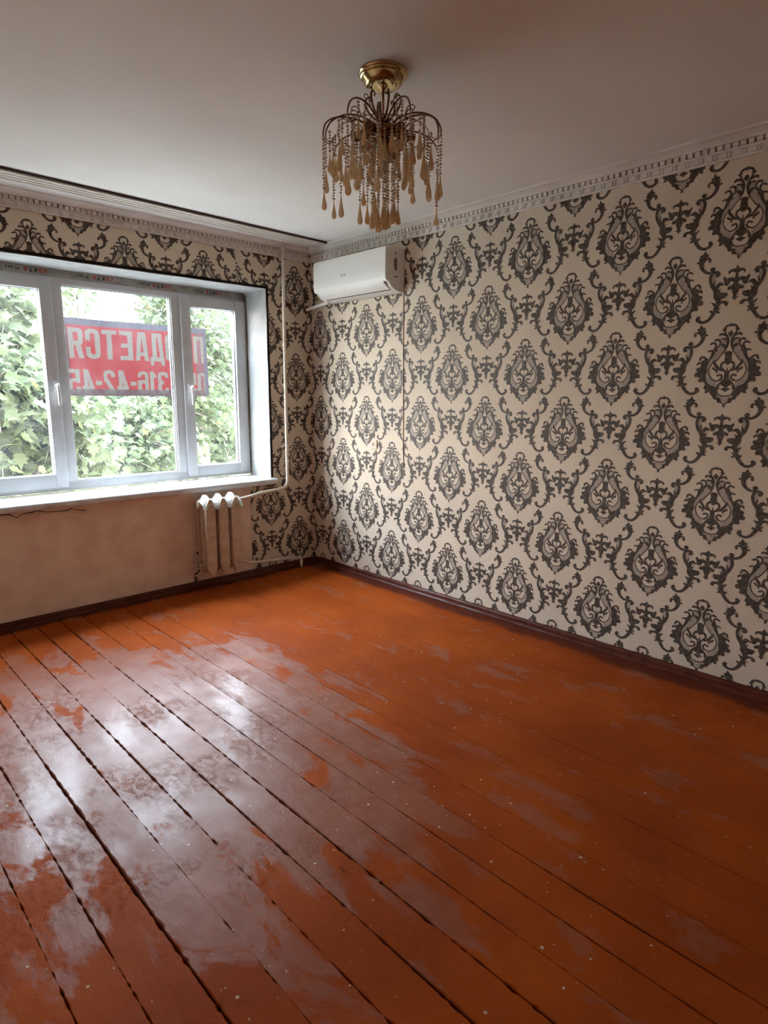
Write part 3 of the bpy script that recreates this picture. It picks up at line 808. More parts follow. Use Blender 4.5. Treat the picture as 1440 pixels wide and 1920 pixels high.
mb = MB().tube([(-0.028, 0.022, -0.040), (-0.029, 0.0225, -0.085)], 0.0018, 6); mb.lathe([(0, -0.002), (0.005, -0.002), (0.004, 0.001), (0, 0.001)], (-0.029, 0.0225, -0.086), 8)
mb.build('hanging_screw', M['dark_metal'], ch)
MB().tube([(0, 0, -0.055), (0, 0, -0.17)], 0.0042, 10).build('rod', M['copper'], ch, smooth=True)
mb = MB().lathe([(0, -0.145), (0.010, -0.146), (0.014, -0.152), (0.022, -0.158), (0.034, -0.166), (0.040, -0.178), (0.036, -0.190), (0.024, -0.198), (0.018, -0.206), (0.026, -0.214), (0.030, -0.226), (0.024, -0.238), (0.012, -0.246), (0.008, -0.262), (0, -0.268)], n=24)
mb.build('hub', M['bronze'], ch, smooth=True)
# lamp sockets pointing outwards from the hub
for k in range(6):
    a = math.radians(20 + 60*k); d = Vector((math.cos(a), math.sin(a), -0.18)).normalized()
    b = Vector((0, 0, -0.188))
    mb = MB(); mb.tube([b+d*0.03, b+d*0.05, b+d*0.052, b+d*0.060, b+d*0.100, b+d*0.104, b+d*0.106], [0.006, 0.007, 0.014, 0.0165, 0.0155, 0.0175, 0.0175], 14)
    s = mb.build('lamp_socket', M['bronze'], ch, auto=40)
    MB().tube([b+d*0.1055, b+d*0.108], [0.012, 0.010], 12).build('socket_mouth', M['dark_metal'], s)
def flat_curve(a, pts):
    return [(r*math.cos(a), r*math.sin(a), z) for r, z in pts]
def arc_pts(pts, n=5): return catmull(pts, n)
# tall inner scrolls
for k in range(6):
    a = math.radians(5 + 60*k)
    pts = arc_pts([(0.018, -0.150), (0.034, -0.138), (0.050, -0.118), (0.058, -0.094), (0.056, -0.078), (0.048, -0.072), (0.041, -0.078), (0.042, -0.086)])
    MB().tube(flat_curve(a, pts), [0.0042-0.0018*i/len(pts) for i in range(len(pts))], 6).build('scroll', M['dark_metal'], ch, smooth=True)
# long arms, two tiers: rise, sweep out and drop to a hook
ARMS = []
for k in range(12):
    a = math.radians(12 + 30*k); hi = k % 2 == 0
    if hi: prof = [(0.020, -0.165), (0.060, -0.140), (0.100, -0.128), (0.140, -0.132), (0.172, -0.150), (0.188, -0.178), (0.190, -0.196)]
    else: prof = [(0.020, -0.185), (0.060, -0.172), (0.110, -0.164), (0.160, -0.170), (0.196, -0.192), (0.208, -0.222), (0.208, -0.240)]
    pts = arc_pts(prof)
    arm = MB().tube(flat_curve(a, pts), [0.0036-0.0012*i/len(pts) for i in range(len(pts))], 6).build('arm', M['dark_metal'], ch, smooth=True)
    e = prof[-1]
    hook = arc_pts([(e[0], e[1]+0.004), (e[0]-0.004, e[1]-0.012), (e[0]-0.018, e[1]-0.018), (e[0]-0.032, e[1]-0.008), (e[0]-0.034, e[1]+0.006)])
    MB().tube(flat_curve(a, hook), 0.0017, 5).build('hook', M['dark_metal'], arm, smooth=True)
    # small curl riding on the arm
    c = prof[2]
    curl = arc_pts([(c[0]-0.028, c[1]-0.004), (c[0]-0.020, c[1]+0.018), (c[0]-0.006, c[1]+0.026), (c[0]+0.004, c[1]+0.018), (c[0]-0.002, c[1]+0.010)])
    MB().tube(flat_curve(a, curl), 0.0018, 5).build('curl', M['dark_metal'], arm, smooth=True)
    ARMS.append((a, prof))
# bead strands ending in teardrops
def drop_mesh(name, L, R):
    prof = [(0, 0), (0.0012, -0.001), (0.0018, -0.08*L), (0.34*R, -0.30*L), (0.66*R, -0.55*L), (0.92*R, -0.74*L), (R, -0.84*L), (0.84*R, -0.93*L), (0.45*R, -0.985*L), (0, -L)]
    o = MB().lathe(prof, n=7).build(name, M['amber']); me = o.data; bpy.data.objects.remove(o); return me
DROPS = [drop_mesh('teardrop', 0.074, 0.0098), drop_mesh('teardrop', 0.084, 0.0105), drop_mesh('teardrop', 0.066, 0.0090)]
def bead_strand(x, y, z, L, dk, flip=0):
    mb = MB(); z0 = 0; i = 0
    while z0 > -L:
        r = 0.0044 if i % 3 else 0.0056
        mb.lathe([(0, 0), (r*0.75, -r*0.5), (r, -r), (r*0.75, -r*1.5), (0, -2*r)], (0.0008*math.sin(i*2.1), 0.0008*math.cos(i*1.7), z0), 6)
        z0 -= 2*r + 0.0006; i += 1
    s = mb.build('bead_strand', M['bead'], ch); s.location = (x, y, z)
    d = link('teardrop', DROPS[dk], s); d.location = (0, 0, z0); return s
rnd = random.Random(3)
for i, (a, prof) in enumerate(ARMS):
    hi = i % 2 == 0
    for rr, zz, L in ((prof[-1][0], prof[-1][1]-0.002, rnd.choice((0.10, 0.13, 0.16))), (prof[3][0]-0.005, prof[3][1]-0.004, rnd.choice((0.05, 0.08, 0.11))), (prof[2][0], prof[2][1]-0.004, rnd.choice((0.06, 0.09, 0.12)))):
        bead_strand(rr*math.cos(a), rr*math.sin(a), zz, L, rnd.randrange(3))
    b = a + math.radians(15); r2 = rnd.choice((0.125, 0.15, 0.175))
    bead_strand(r2*math.cos(b), r2*math.sin(b), -0.195, rnd.choice((0.03, 0.07, 0.10)), rnd.randrange(3))
    bead_strand((prof[-1][0]-0.032)*math.cos(a), (prof[-1][0]-0.032)*math.sin(a), prof[-1][1]+0.004, rnd.choice((0.04, 0.07, 0.12)), rnd.randrange(3))
    b = a + math.radians(8); r2 = 0.085
    bead_strand(r2*math.cos(b), r2*math.sin(b), -0.205, rnd.choice((0.03, 0.06, 0.09)), rnd.randrange(3))
for k in range(11):
    a = 2*math.pi*k/11; r = 0.040 if k % 2 else 0.052
    bead_strand(r*math.cos(a), r*math.sin(a), -0.235, 0.155+0.02*(k % 3), 1 if k % 2 else 0)
for k in range(5):
    a = 2*math.pi*k/5+0.4
    bead_strand(0.018*math.cos(a), 0.018*math.sin(a), -0.25, 0.165+0.012*(k % 2), 1)
# big drops clustered right under the hub
for k in range(8):
    a = 2*math.pi*k/8+0.2
    d = drop_mesh('large_teardrop', 0.075, 0.013) if k == 0 else d
    o = link('large_teardrop', d, ch); o.location = (0.034*math.cos(a), 0.034*math.sin(a), -0.205)
mb = MB()
for r, z in ((0.052, -0.232), (0.020, -0.248), (0.085, -0.204), (0.15, -0.195)):
    pts = [(r*math.cos(2*math.pi*k/24), r*math.sin(2*math.pi*k/24), z) for k in range(25)]
    mb.tube(pts, 0.0016, 5, caps=False)
for k in range(4):
    a = math.pi/2*k; mb.tube([(0, 0, -0.222), (0.02*math.cos(a), 0.02*math.sin(a), -0.226), (0.052*math.cos(a), 0.052*math.sin(a), -0.232)], 0.0014, 5)
    mb.tube([(0.052*math.cos(a), 0.052*math.sin(a), -0.232), (0.115*math.cos(a), 0.115*math.sin(a), -0.200), (0.180*math.cos(a), 0.180*math.sin(a), -0.194)], 0.0014, 5)
    mb.tube([(0, 0, -0.24), (0.02*math.cos(a), 0.02*math.sin(a), -0.248)], 0.0014, 5)
mb.build('strand_ring', M['dark_metal'], ch, smooth=True)

# ---- air conditioner on the right wall
AO = (0.0, -0.635, 2.02); AY0, AY1 = -1.006, -0.264
ac = empty('air_conditioner', AO); tag(ac, 'white wall-mounted air conditioner in the corner below the crown moulding', 'air conditioner')
body = [(-0.002, 2.292), (-0.125, 2.294), (-0.150, 2.286), (-0.160, 2.270), (-0.162, 2.100), (-0.150, 2.075), (-0.118, 2.045), (-0.080, 2.028), (-0.040, 2.021), (-0.002, 2.020)]
mb = MB().prism(body, 'y', AY0, AY1); put(mb, AO).build('housing', M['ac_side'], ac, auto=30)
fp = [(-0.120, 2.2945), (-0.150, 2.294), (-0.172, 2.286), (-0.178, 2.274), (-0.179, 2.105), (-0.174, 2.088), (-0.163, 2.076), (-0.158, 2.082), (-0.1615, 2.104), (-0.1615, 2.268), (-0.150, 2.287)]
mb = MB().prism(fp, 'y', AY0-0.001, AY1+0.001); put(mb, AO).build('front_panel', M['ac'], ac, auto=30)
lv = [(-0.166, 2.0755), (-0.160, 2.066), (-0.126, 2.044), (-0.104, 2.034), (-0.102, 2.037), (-0.126, 2.050), (-0.156, 2.072)]
mb = MB().prism(lv, 'y', AY0+0.03, AY1-0.045); put(mb, AO).build('louver', M['ac'], ac, auto=30)
mb = MB().prism([(-0.104, 2.034), (-0.096, 2.0305), (-0.095, 2.034), (-0.101, 2.038)], 'y', AY0+0.035, AY1-0.05); put(mb, AO).build('air_slot', M['ac_dark'], ac)
mb = MB().prism([(-0.1625, 2.0775), (-0.1595, 2.0755), (-0.158, 2.079), (-0.161, 2.081)], 'y', AY0+0.03, AY1-0.045); put(mb, AO).build('panel_gap', M['ac_dark'], ac)
ye = AY0 - 0.0015
mb = MB()
def ell(cx, cz, rx, rz, m=0): mb.add([(cx, ye, cz)] + [(cx+rx*math.cos(6.2832*k/14), ye, cz+rz*math.sin(6.2832*k/14)) for k in range(14)], [(0, 1+k, 1+(k+1) % 14) for k in range(14)], m)
ell(-0.088, 2.253, 0.006, 0.007)
put(mb, AO).build('side_hole', M['ac_dark'], ac)
mb = MB()
for k in range(9):
    z = 2.150+0.009*k; w = 0.014*math.sqrt(max(0.1, 1-((k-4)/4.6)**2))
    mb.box(-0.085-w, -0.085+w, ye, AY0+0.001, z-0.003, z+0.003)
put(mb, AO).build('side_vent', M['ac_dark'], ac)
put(MB().box(-0.098, -0.066, ye, AY0+0.001, 2.108, 2.114), AO).build('side_slot', M['ac_dark'], ac)
v, f = text_tris('JAX', 0.02)
s = 0.060/v[:, 0].max()
mb = MB().add([(-0.1796, -0.565 - x*s, 2.146 + y*s*0.75) for x, y in v], f); put(mb, AO).build('logo', M['ac_logo'], ac)
# drain hose to the hole in the window wall, and the bare hole
mb = MB(); pts = catmull([(-0.075, -0.300, 2.026), (-0.072, -0.26, 2.020), (-0.060, -0.12, 2.008), (-0.055, -0.012, 2.000)], 5); mb.tube(pts, 0.013, 10)
tag(mb.build('drain_hose', M['ac'], smooth=True), 'short white hose from the air conditioner into the window wall', 'hose')
mb = MB(); n = 16
ring = [(-0.052+0.030*(1+0.25*math.sin(k*2.3))*math.cos(6.2832*k/n), -0.0022, 1.997+0.030*(1+0.2*math.cos(k*1.7))*math.sin(6.2832*k/n)) for k in range(n)]
mb.add([(-0.052, -0.0022, 1.997)]+ring, [(0, 1+k, 1+(k+1) % n) for k in range(n)])
mb.build('wall_hole', M['foam'], wf)

# ---- cable stub along the paper seam, hole, junction cover
mb = MB(); pts = catmull([(-0.004, -1.000, 2.025), (-0.004, -1.001, 1.7), (-0.0045, -1.006, 1.35), (-0.004, -1.008, 1.05), (-0.0045, -1.012, 0.93), (-0.005, -1.016, 0.895)], 6); mb.tube(pts, 0.0032, 6)
tag(mb.build('cable', M['socket'], smooth=True), 'thin pale cable running down the wall below the air conditioner', 'cable')
mb = MB(); n = 14
ring = [(-0.0022, -1.016+0.012*(1+0.4*math.sin(k*2.9))*math.cos(6.2832*k/n), 0.885+0.015*(1+0.3*math.cos(k*2.1))*math.sin(6.2832*k/n)) for k in range(n)]
mb.add([(-0.0022, -1.016, 0.885)]+ring, [(0, 1+k, 1+(k+1) % n) for k in range(n)]); mb.build('wall_hole', M['foam'], wr)
jc = empty('junction_cover', (0, -0.716, 1.01)); tag(jc, 'small cream square cover plate on the right wall', 'cover plate')
JO = (0, -0.716, 1.01)
put(MB().rbox(-0.008, -0.0005, -0.748, -0.690, 0.978, 1.042, 0.002), JO).build('plate', M['paper'], jc)
put(MB().tube([(-0.008, -0.715, 1.018), (-0.014, -0.715, 1.018), (-0.018, -0.715, 1.008), (-0.014, -0.715, 1.000)], 0.0022, 6), JO).build('hook', M['dark_metal'], jc, smooth=True)

# ---- radiator (three cast-iron sections) and pipes
RX, RYC, RZ = -0.935, -0.118, 0.0
rad = empty('radiator', (RX, RYC, 0.112)); tag(rad, 'old tan cast-iron radiator with white top under the window', 'radiator'); RO = (RX, RYC, 0.112)
ZB, ZT = 0.112, 0.664
def fin(mb, cx, y0, y1, w):
    pl_ = [(cx-0.012, ZB), (cx+0.012, ZB), (cx+w*0.36, ZB+0.035), (cx+w*0.5, ZB+0.075), (cx+w*0.5, ZT-0.075), (cx+w*0.40, ZT-0.045), (cx+0.010, ZT-0.010), (cx-0.010, ZT-0.010), (cx-w*0.40, ZT-0.045), (cx-w*0.5, ZT-0.075), (cx-w*0.5, ZB+0.075), (cx-w*0.36, ZB+0.035)]
    n = len(pl_)
    ins = [(cx+(x-cx)*0.86, z) for x, z in pl_]
    s = -1 if y0 < RYC else 1
    yo = y0 if s < 0 else y1; yi = y1 if s < 0 else y0
    vs = [(x, yo, z) for x, z in ins]+[(x, yo-s*0.006, z) for x, z in pl_]+[(x, yi, z) for x, z in pl_]
    mb.add(vs, [tuple(range(n)), tuple(2*n+k for k in range(n-1, -1, -1))]+[(k, (k+1) % n, n+(k+1) % n, n+k) for k in range(n)]+[(n+k, n+(k+1) % n, 2*n+(k+1) % n, 2*n+k) for k in range(n)])
for q, cx in enumerate((RX-0.098, RX, RX+0.098)):
    mb = MB(); fin(mb, cx, RYC-0.072, RYC-0.050, 0.074); fin(mb, cx, RYC+0.045, RYC+0.066, 0.074)
    for dy in (-0.038, 0.036):
        mb.tube([(cx, RYC+dy, ZB+0.05), (cx, RYC+dy, ZT-0.05)], 0.024, 10)
    mb.tube([(cx-0.049, RYC, ZB+0.055), (cx+0.049, RYC, ZB+0.055)], 0.030, 14); mb.tube([(cx-0.049, RYC, ZT-0.045), (cx+0.049, RYC, ZT-0.045)], 0.030, 14)
    mb.box(cx-0.014, cx+0.014, RYC-0.055, RYC+0.050, ZB+0.03, ZB+0.08)
    sec = put(mb, RO).build('section', M['rad'], rad, auto=35)
    # flaking white paint tent over the head of the section
    mb = MB(); zt = ZT-0.004
    def R_(p, k): return (p[0]+0.003*mnoise.noise(Vector((q, k, 1))), p[1]+0.003*mnoise.noise(Vector((q, k, 2))), p[2]+0.004*mnoise.noise(Vector((q, k, 3))))
    prof = [(-0.054, -0.030), (-0.030, -0.022), (0.0, 0.012), (0.030, -0.022), (0.054, -0.030)]
    rows = [(RYC-0.077, -0.052), (RYC-0.060, -0.012), (RYC-0.02, 0.008), (RYC+0.03, 0.006), (RYC+0.068, -0.018), (RYC+0.072, -0.055)]
    vs = [R_((cx+x, y, zt+dz+(z if abs(dz) < 0.03 else z*0.9)), i*5+j) for i, (y, dz) in enumerate(rows) for j, (x, z) in enumerate(prof)]
    mb.add(vs, [(i*5+j, i*5+j+1, (i+1)*5+j+1, (i+1)*5+j) for i in range(5) for j in range(4)])
    put(mb, RO).build('white_top', M['rad_white'], sec, auto=60)
def plug(name, x0, x1, z, r):
    mb = MB().tube([(x0, RYC, z), (x1, RYC, z)], r, 12); put(mb, RO).build(name, M['rad'], rad, auto=40)
plug('end_plug', RX-0.158, RX-0.146, ZT-0.045, 0.022); plug('end_plug', RX-0.158, RX-0.146, ZB+0.055, 0.022)
plug('bushing', RX+0.147, RX+0.164, ZT-0.045, 0.022); plug('bushing', RX+0.147, RX+0.164, ZB+0.055, 0.022)
# supply pipe: riser from the ceiling, elbow, run to the radiator head
py_ = -0.075
PXR = -0.312
pts = [(PXR+0.003, py_, H-0.002), (PXR, py_, 2.0), (PXR-0.002, py_, 1.4), (PXR-0.004, py_, 0.80), (PXR-0.004, py_, 0.715)]
for k in range(1, 7):
    a = math.pi/2*k/6; pts.append((PXR-0.004-0.062*(1-math.cos(a)), py_, 0.715-0.062*math.sin(a)))
pts += [(-0.50, py_-0.01, 0.645), (-0.60, RYC+0.02, 0.638), (-0.70, RYC, 0.626), (RX+0.160, RYC, ZT-0.045)]
mb = MB().tube(pts, 0.0125, 12)
sp = mb.build('heating_pipe', M['pipe'], smooth=True); tag(sp, 'cream heating riser pipe beside the window bending to the radiator top', 'pipe')
for z in (1.72, 0.86):
    MB().tube([(PXR-0.0015, py_, z-0.012), (PXR-0.0015, py_, z+0.012)], 0.0155, 12).build('coupling', M['pipe'], sp, auto=40)
MB().tube([(-0.55, RYC+0.030, 0.640), (-0.585, RYC+0.026, 0.638)], 0.0165, 10).build('coupling', M['pipe'], sp, auto=40)
pts = [(RX+0.160, RYC, ZB+0.055), (-0.745, RYC, ZB+0.050), (-0.70, RYC+0.005, 0.135), (-0.45, -0.080, 0.105), (-0.215, -0.062, 0.078)]
mb = MB().tube(pts, 0.0095, 10)
rp = mb.build('return_pipe', M['pipe'], smooth=True); tag(rp, 'thin cream return pipe running low from the radiator to the floor', 'pipe')
MB().tube([(-0.222, -0.062, 0.079), (-0.200, -0.062, 0.078), (-0.193, -0.062, 0.072), (-0.192, -0.062, 0.050)], 0.0125, 10).build('elbow', M['pipe'], rp, smooth=True)
MB().tube([(-0.192, -0.062, 0.056), (-0.192, -0.062, 0.0005)], 0.0115, 10).build('drop_pipe', M['pipe'], rp, smooth=True)
MB().tube([(-0.192, -0.062, 0.040), (-0.192, -0.062, 0.052)], 0.0145, 10).build('coupling', M['pipe'], rp, auto=40)

# ---- curtain rail on the ceiling before the window wall
cr = empty('curtain_rail', (-1.77, -0.24, H-0.03)); tag(cr, 'long grooved curtain rail on the ceiling above the window', 'curtain rail')
CRO = (-1.77, -0.24, H-0.03)
rx0, rx1 = XL+0.02, -0.098
def skew(mb):      # the rail is not quite parallel to the wall
    mb.v = [(x, y - 0.055*((x-rx1)/(-2.1-rx1)), z) for x, y, z in mb.v]; return put(mb, CRO)
b0, b1 = -0.318, -0.185
prof = [(b0, H-0.004), (b0, H-0.020)]
ys = [b0]; 
for k in range(3):
    c = b0+0.028+0.038*k
    prof += [(c-0.006, H-0.0215), (c-0.005, H-0.012), (c+0.005, H-0.012), (c+0.006, H-0.0215)]
prof += [(b1, H-0.020), (b1, H-0.004)]
skew(MB().prism(prof, 'x', rx0, rx1)).build('track', M['rail'], cr)
skew(MB().box(rx0, rx1, b0-0.0025, b0, H-0.013, H-0.0005)).build('shadow_gap', M['rail_dark'], cr)  # dark strip stands in for the shadow gap between rail and ceiling
for x in (-0.3, -1.3, -2.3, -3.2):
    skew(MB().box(x-0.012, x+0.012, b0+0.01, b1-0.01, H-0.006, H-0.0002)).build('bracket', M['rail_dark'], cr)

# ---- strings tied to the riser
mb = MB(); mb.tube([(OX1-0.004, 0.20, 1.83), (PXR-0.012, py_-0.004, 1.40), (PXR-0.004, py_-0.0145, 1.38)], 0.0014, 5)
pts = catmull([(PXR-0.004, py_-0.0145, 1.38), (PXR+0.016, py_-0.004, 1.37), (PXR+0.02, py_-0.01, 1.32), (PXR+0.05, py_-0.02, 1.285), (PXR+0.07, py_-0.02, 1.26), (PXR+0.035, py_-0.02, 1.275)], 5); mb.tube(pts, 0.0016, 5)
mb.tube([(OX1-0.004, 0.16, 1.86), (PXR-0.012, py_-0.002, 1.405)], 0.0011, 5)
tag(mb.build('string', M['string']), 'white string slanting from the window reveal down to a knot on the pipe', 'string')
mb = MB(); mb.tube([(OX1-0.004, 0.24, 0.86), (PXR-0.014, py_-0.006, 0.985), (PXR-0.002, py_-0.0145, 0.99)], 0.0013, 5)
tag(mb.build('string', M['string']), 'white string low across the reveal to the pipe', 'string')
mb = MB(); pts = catmull([(PXR+0.012, py_-0.008, 1.0), (PXR+0.03, py_-0.012, 0.985), (PXR+0.036, py_-0.008, 0.92), (PXR+0.034, py_-0.004, 0.84), (PXR+0.040, py_, 0.76)], 5); mb.tube(pts, 0.0022, 5)
tag(mb.build('string', M['string']), 'loose string end dangling beside the lower pipe', 'string')

# ================================================================== OUTSIDE
# ---- banner hung outside the window, seen from behind
BY = 0.56
bn = empty('banner', (-1.1, BY, 1.6)); tag(bn, 'red for-sale banner seen from behind outside the window', 'banner'); BO = (-1.1, BY, 1.6)
bx0, bx1, bz0, bz1 = -1.655, -0.600, 1.345, 1.860
def cloth(x0, x1, z0, z1, dy, nx=30, nz=10):
    mb = MB(); vs = []
    for j in range(nz+1):
        for i in range(nx+1):
            x = x0+(x1-x0)*i/nx; z = z0+(z1-z0)*j/nz
            vs.append((x, BY+dy+cw_(x, z), z))
    return mb.add(vs, [(j*(nx+1)+i, j*(nx+1)+i+1, (j+1)*(nx+1)+i+1, (j+1)*(nx+1)+i) for j in range(nz) for i in range(nx)])
def cw_(x, z): return 0.006*math.sin(x*7+z*3)+0.004*math.sin(x*17)
def glyph(ch, x, y):
    """heavy condensed letter as a mask over its unit box (x to the right, y up)"""
    sx, sy = 0.34, 0.145
    box = (x >= 0) & (x <= 1) & (y >= 0) & (y <= 1)
    def rr(x0, x1, y0, y1, rx, ry):      # rectangle with rounded corners
        cx, cy, hx, hy = (x0+x1)/2, (y0+y1)/2, (x1-x0)/2, (y1-y0)/2
        qx = np.maximum(np.abs(x-cx)-(hx-rx), 0)/rx; qy = np.maximum(np.abs(y-cy)-(hy-ry), 0)/ry
        return (qx*qx+qy*qy <= 1) & (np.abs(x-cx) <= hx) & (np.abs(y-cy) <= hy)
    def R(x0, x1, y0, y1): return (x >= x0) & (x <= x1) & (y >= y0) & (y <= y1)
    def ring(y0, y1, ry=0.16): return rr(0, 1, y0, y1, 0.42, ry) & ~rr(sx, 1-sx, y0+sy, y1-sy, 0.15, 0.05)
    def slant(xa, ya, xb, yb, w):        # bar from (xa,ya) to (xb,yb), width measured along x
        t = (y-ya)/(yb-ya); c = xa+(xb-xa)*t
        return (np.abs(x-c) <= w/2) & (t >= 0) & (t <= 1)
    if ch in 'О0': return ring(0, 1)
    if ch == 'П': return box & (R(0, sx, 0, 1) | R(1-sx, 1, 0, 1) | R(0, 1, 1-sy, 1))
    if ch == 'Р': return R(0, sx, 0, 1) | (ring(0.40, 1, 0.14) & (x > sx*0.9)) | (R(0, 0.6, 1-sy, 1) | R(0, 0.6, 0.40, 0.40+sy))
    if ch == 'Я': return R(1-sx, 1, 0, 1) | (ring(0.42, 1, 0.14) & (x < 1-sx*0.9)) | R(0.4, 1, 1-sy, 1) | R(0.4, 1, 0.42, 0.42+sy) | slant(0.17, 0, 0.40, 0.5, 0.36)
    if ch == 'Д': return R(0.12, 0.88, 1-sy, 1) | R(0.88-sx, 0.88, 0.0, 1) | slant(0.12, 0.0, 0.30, 1, 0.30) | R(-0.04, 1.02, 0.0, 0.15) | R(-0.04, 0.22, -0.15, 0.1) | R(0.76, 1.02, -0.15, 0.1)
    if ch == 'А': return slant(0.16, 0, 0.38, 1, 0.32) | slant(0.84, 0, 0.62, 1, 0.32) | R(0.2, 0.8, 0.17, 0.30)
    if ch == 'Е': return R(0.04, 0.04+sx, 0, 1) | R(0.04, 0.96, 1-sy, 1) | R(0.04, 0.96, 0, sy) | R(0.04, 0.86, 0.43, 0.43+sy)
    if ch == 'Т': return R(0, 1, 1-sy, 1) | R(0.5-sx*0.55, 0.5+sx*0.55, 0, 1)
    if ch == 'С': return ring(0, 1) & ~R(0.5, 1, 0.40, 0.60)
    if ch == '1': return R(0.40, 1.0, 0, 1) | slant(0.15, 0.70, 0.40, 0.92, 0.5)
    if ch == '2': return (ring(0.45, 1) & ~((x < 0.5) & (y < 0.70)) & ~((x < 0.62) & (y < 0.6))) | slant(0.20, 0.08, 0.78, 0.62, 0.40) & box | R(0, 1, 0, sy)
    if ch == '3': return (ring(0.44, 1) | ring(0, 0.57)) & ~R(0, 0.42, 0.27, 0.73)
    if ch == '4': return R(0.52, 0.86, 0, 1) | (slant(0.18, 0.22, 0.60, 1, 0.34) & box) | R(0, 1, 0.18, 0.18+sy)
    if ch == '5': return R(0.04, 0.96, 1-sy, 1) | R(0.04, 0.04+sx, 0.45, 1) | (ring(0, 0.62) & ~R(0, 0.45, 0.28, 0.44))
    if ch == '6': return (ring(0, 1) & ~R(0.5, 1, 0.60, 0.72)) | ring(0, 0.60)
    if ch == '-': return R(0, 1, 0.36, 0.52)
    return np.zeros(x.shape, bool)
def glyph_mask(body, xr, xl, z0, z1, X, Z):
    """which cells of the cloth carry print: the text runs from xr to xl because we look at its back"""
    wid = {'-': 0.55, ' ': 0.40, '1': 0.58}
    tot = sum(wid.get(c, 1.0) for c in body) + 0.15*(len(body)-1)
    u = (xr-xl)/tot; pos = 0.0; mask = np.zeros(X.shape, bool)
    for c in body:
        w = wid.get(c, 1.0); mask |= glyph(c, ((xr-X)/u-pos)/w, (Z-z0)/(z1-z0)); pos += w+0.15
    return mask
def banner_cloth():
    nx, nz = 330, 162
    xs = np.linspace(bx0, bx1, nx+1); zs = np.linspace(bz0, bz1, nz+1)
    Xc, Zc = np.meshgrid((xs[1:]+xs[:-1])/2, (zs[1:]+zs[:-1])/2)
    pr = glyph_mask('ПРОДАЕТСЯ', -0.618, -1.618, 1.597, 1.797, Xc, Zc) | glyph_mask('050 316-42-45', -0.612, -1.640, 1.362, 1.522, Xc, Zc)
    mi = np.where(pr, 1, 0)
    mi = np.where((Zc < bz0+0.046) & ~pr, 2, mi); mi = np.where((Zc < bz0+0.046) & pr, 4, mi)
    mi = np.where((Zc > bz1-0.046), 3, mi)
    mi = np.where((Xc < bx0+0.034) & (mi == 0), 2, mi)
    mi = np.where((Xc > bx1-0.030) & (mi < 3), 3, mi); mi = np.where((Xc > bx1-0.10) & (mi == 0), 5, mi)
    Xg, Zg = np.meshgrid(xs, zs)
    vs = [(x, BY+cw_(x, z), z) for x, z in zip(Xg.ravel(), Zg.ravel())]
    fs = [(j*(nx+1)+i, j*(nx+1)+i+1, (j+1)*(nx+1)+i+1, (j+1)*(nx+1)+i) for j in range(nz) for i in range(nx)]
    mb = MB(); mb.add(vs, fs); mb.m = mi.ravel().tolist()
    return put(mb, BO).build('cloth', [M['banner_red'], M['banner_letter'], M['banner_hem'], M['banner_hem2'], M['banner_hem_letter'], M['banner_red_hazed']], bn, smooth=True)
banner_cloth()
# cords holding the banner to the facade
for p, q in (((bx1, BY, bz1), (-0.25, 0.385, 1.97)), ((bx1, BY, bz0), (-0.36, 0.385, 1.25)), ((bx0, BY, bz1), (-1.75, 0.37, 1.93)), ((bx0, BY, bz0), (-1.75, 0.37, 1.28))):
    put(MB().tube([p, q], 0.0015, 5), BO).build('cord', M['dark_metal'], bn)

# ---- ground three storeys down
GZ = -6.0
g = MB().box(-70, 70, 0.6, 120, GZ-0.3, GZ).build('ground', M['grass']); struct(g, 'pale yard below the window')

# ---- trees
def leaf_outline(kind):
    if kind == 'maple':   # five pointed lobes
        half = [(0.0, -0.10), (0.16, -0.12), (0.36, 0.02), (0.27, 0.12), (0.52, 0.30), (0.30, 0.36), (0.38, 0.62), (0.17, 0.55), (0.0, 1.0)]
    else:
        half = [(0.0, 0.0), (0.24, 0.18), (0.33, 0.45), (0.22, 0.74), (0.0, 1.0)]
    pts = half + [(-x, y) for x, y in half[-2:0:-1]]
    fold = [(x, y-0.1, 0.18*abs(x) - 0.22*y*y) for x, y in pts]
    return np.array([(0, 0.22, -0.01)] + fold), [(0, 1+k, 1+(k+1) % len(pts)) for k in range(len(pts))]
LM, LT = leaf_outline('maple'); OM, OT = leaf_outline('oval')
def leaf_rot(rg, droop, look=None):
    """random leaf frame: blade faces up and out, tip drooping"""
    n = np.array([rg.gauss(0, 0.55), rg.gauss(-0.45, 0.5), abs(rg.gauss(0.75, 0.4))+0.05]); n /= np.linalg.norm(n)
    t = np.array([rg.gauss(0, 1), rg.gauss(-0.3, 0.8), -droop]); t -= n*(t@n); t /= np.linalg.norm(t)
    return np.stack([np.cross(t, n), t, n], 1)
def foliage_mesh(name, V, T, items, mat):
    nv = len(V); out = np.empty((len(items)*nv, 3)); F = []; tint = []
    for i, (c, R, s) in enumerate(items):
        out[i*nv:(i+1)*nv] = (V*s) @ R.T + c
    Tn = np.array(T); F = (Tn[None]+(np.arange(len(items))*nv)[:, None, None]).reshape(-1, 3)
    me = bpy.data.meshes.new(name); me.from_pydata(out.tolist(), [], F.tolist())
    at = me.attributes.new('leaf_tint', 'FLOAT', 'FACE')
    rg = np.random.default_rng(len(items)); at.data.foreach_set('value', np.repeat(rg.random(len(items))*7.0, len(Tn)))
    me.materials.append(mat); me.update(); return me
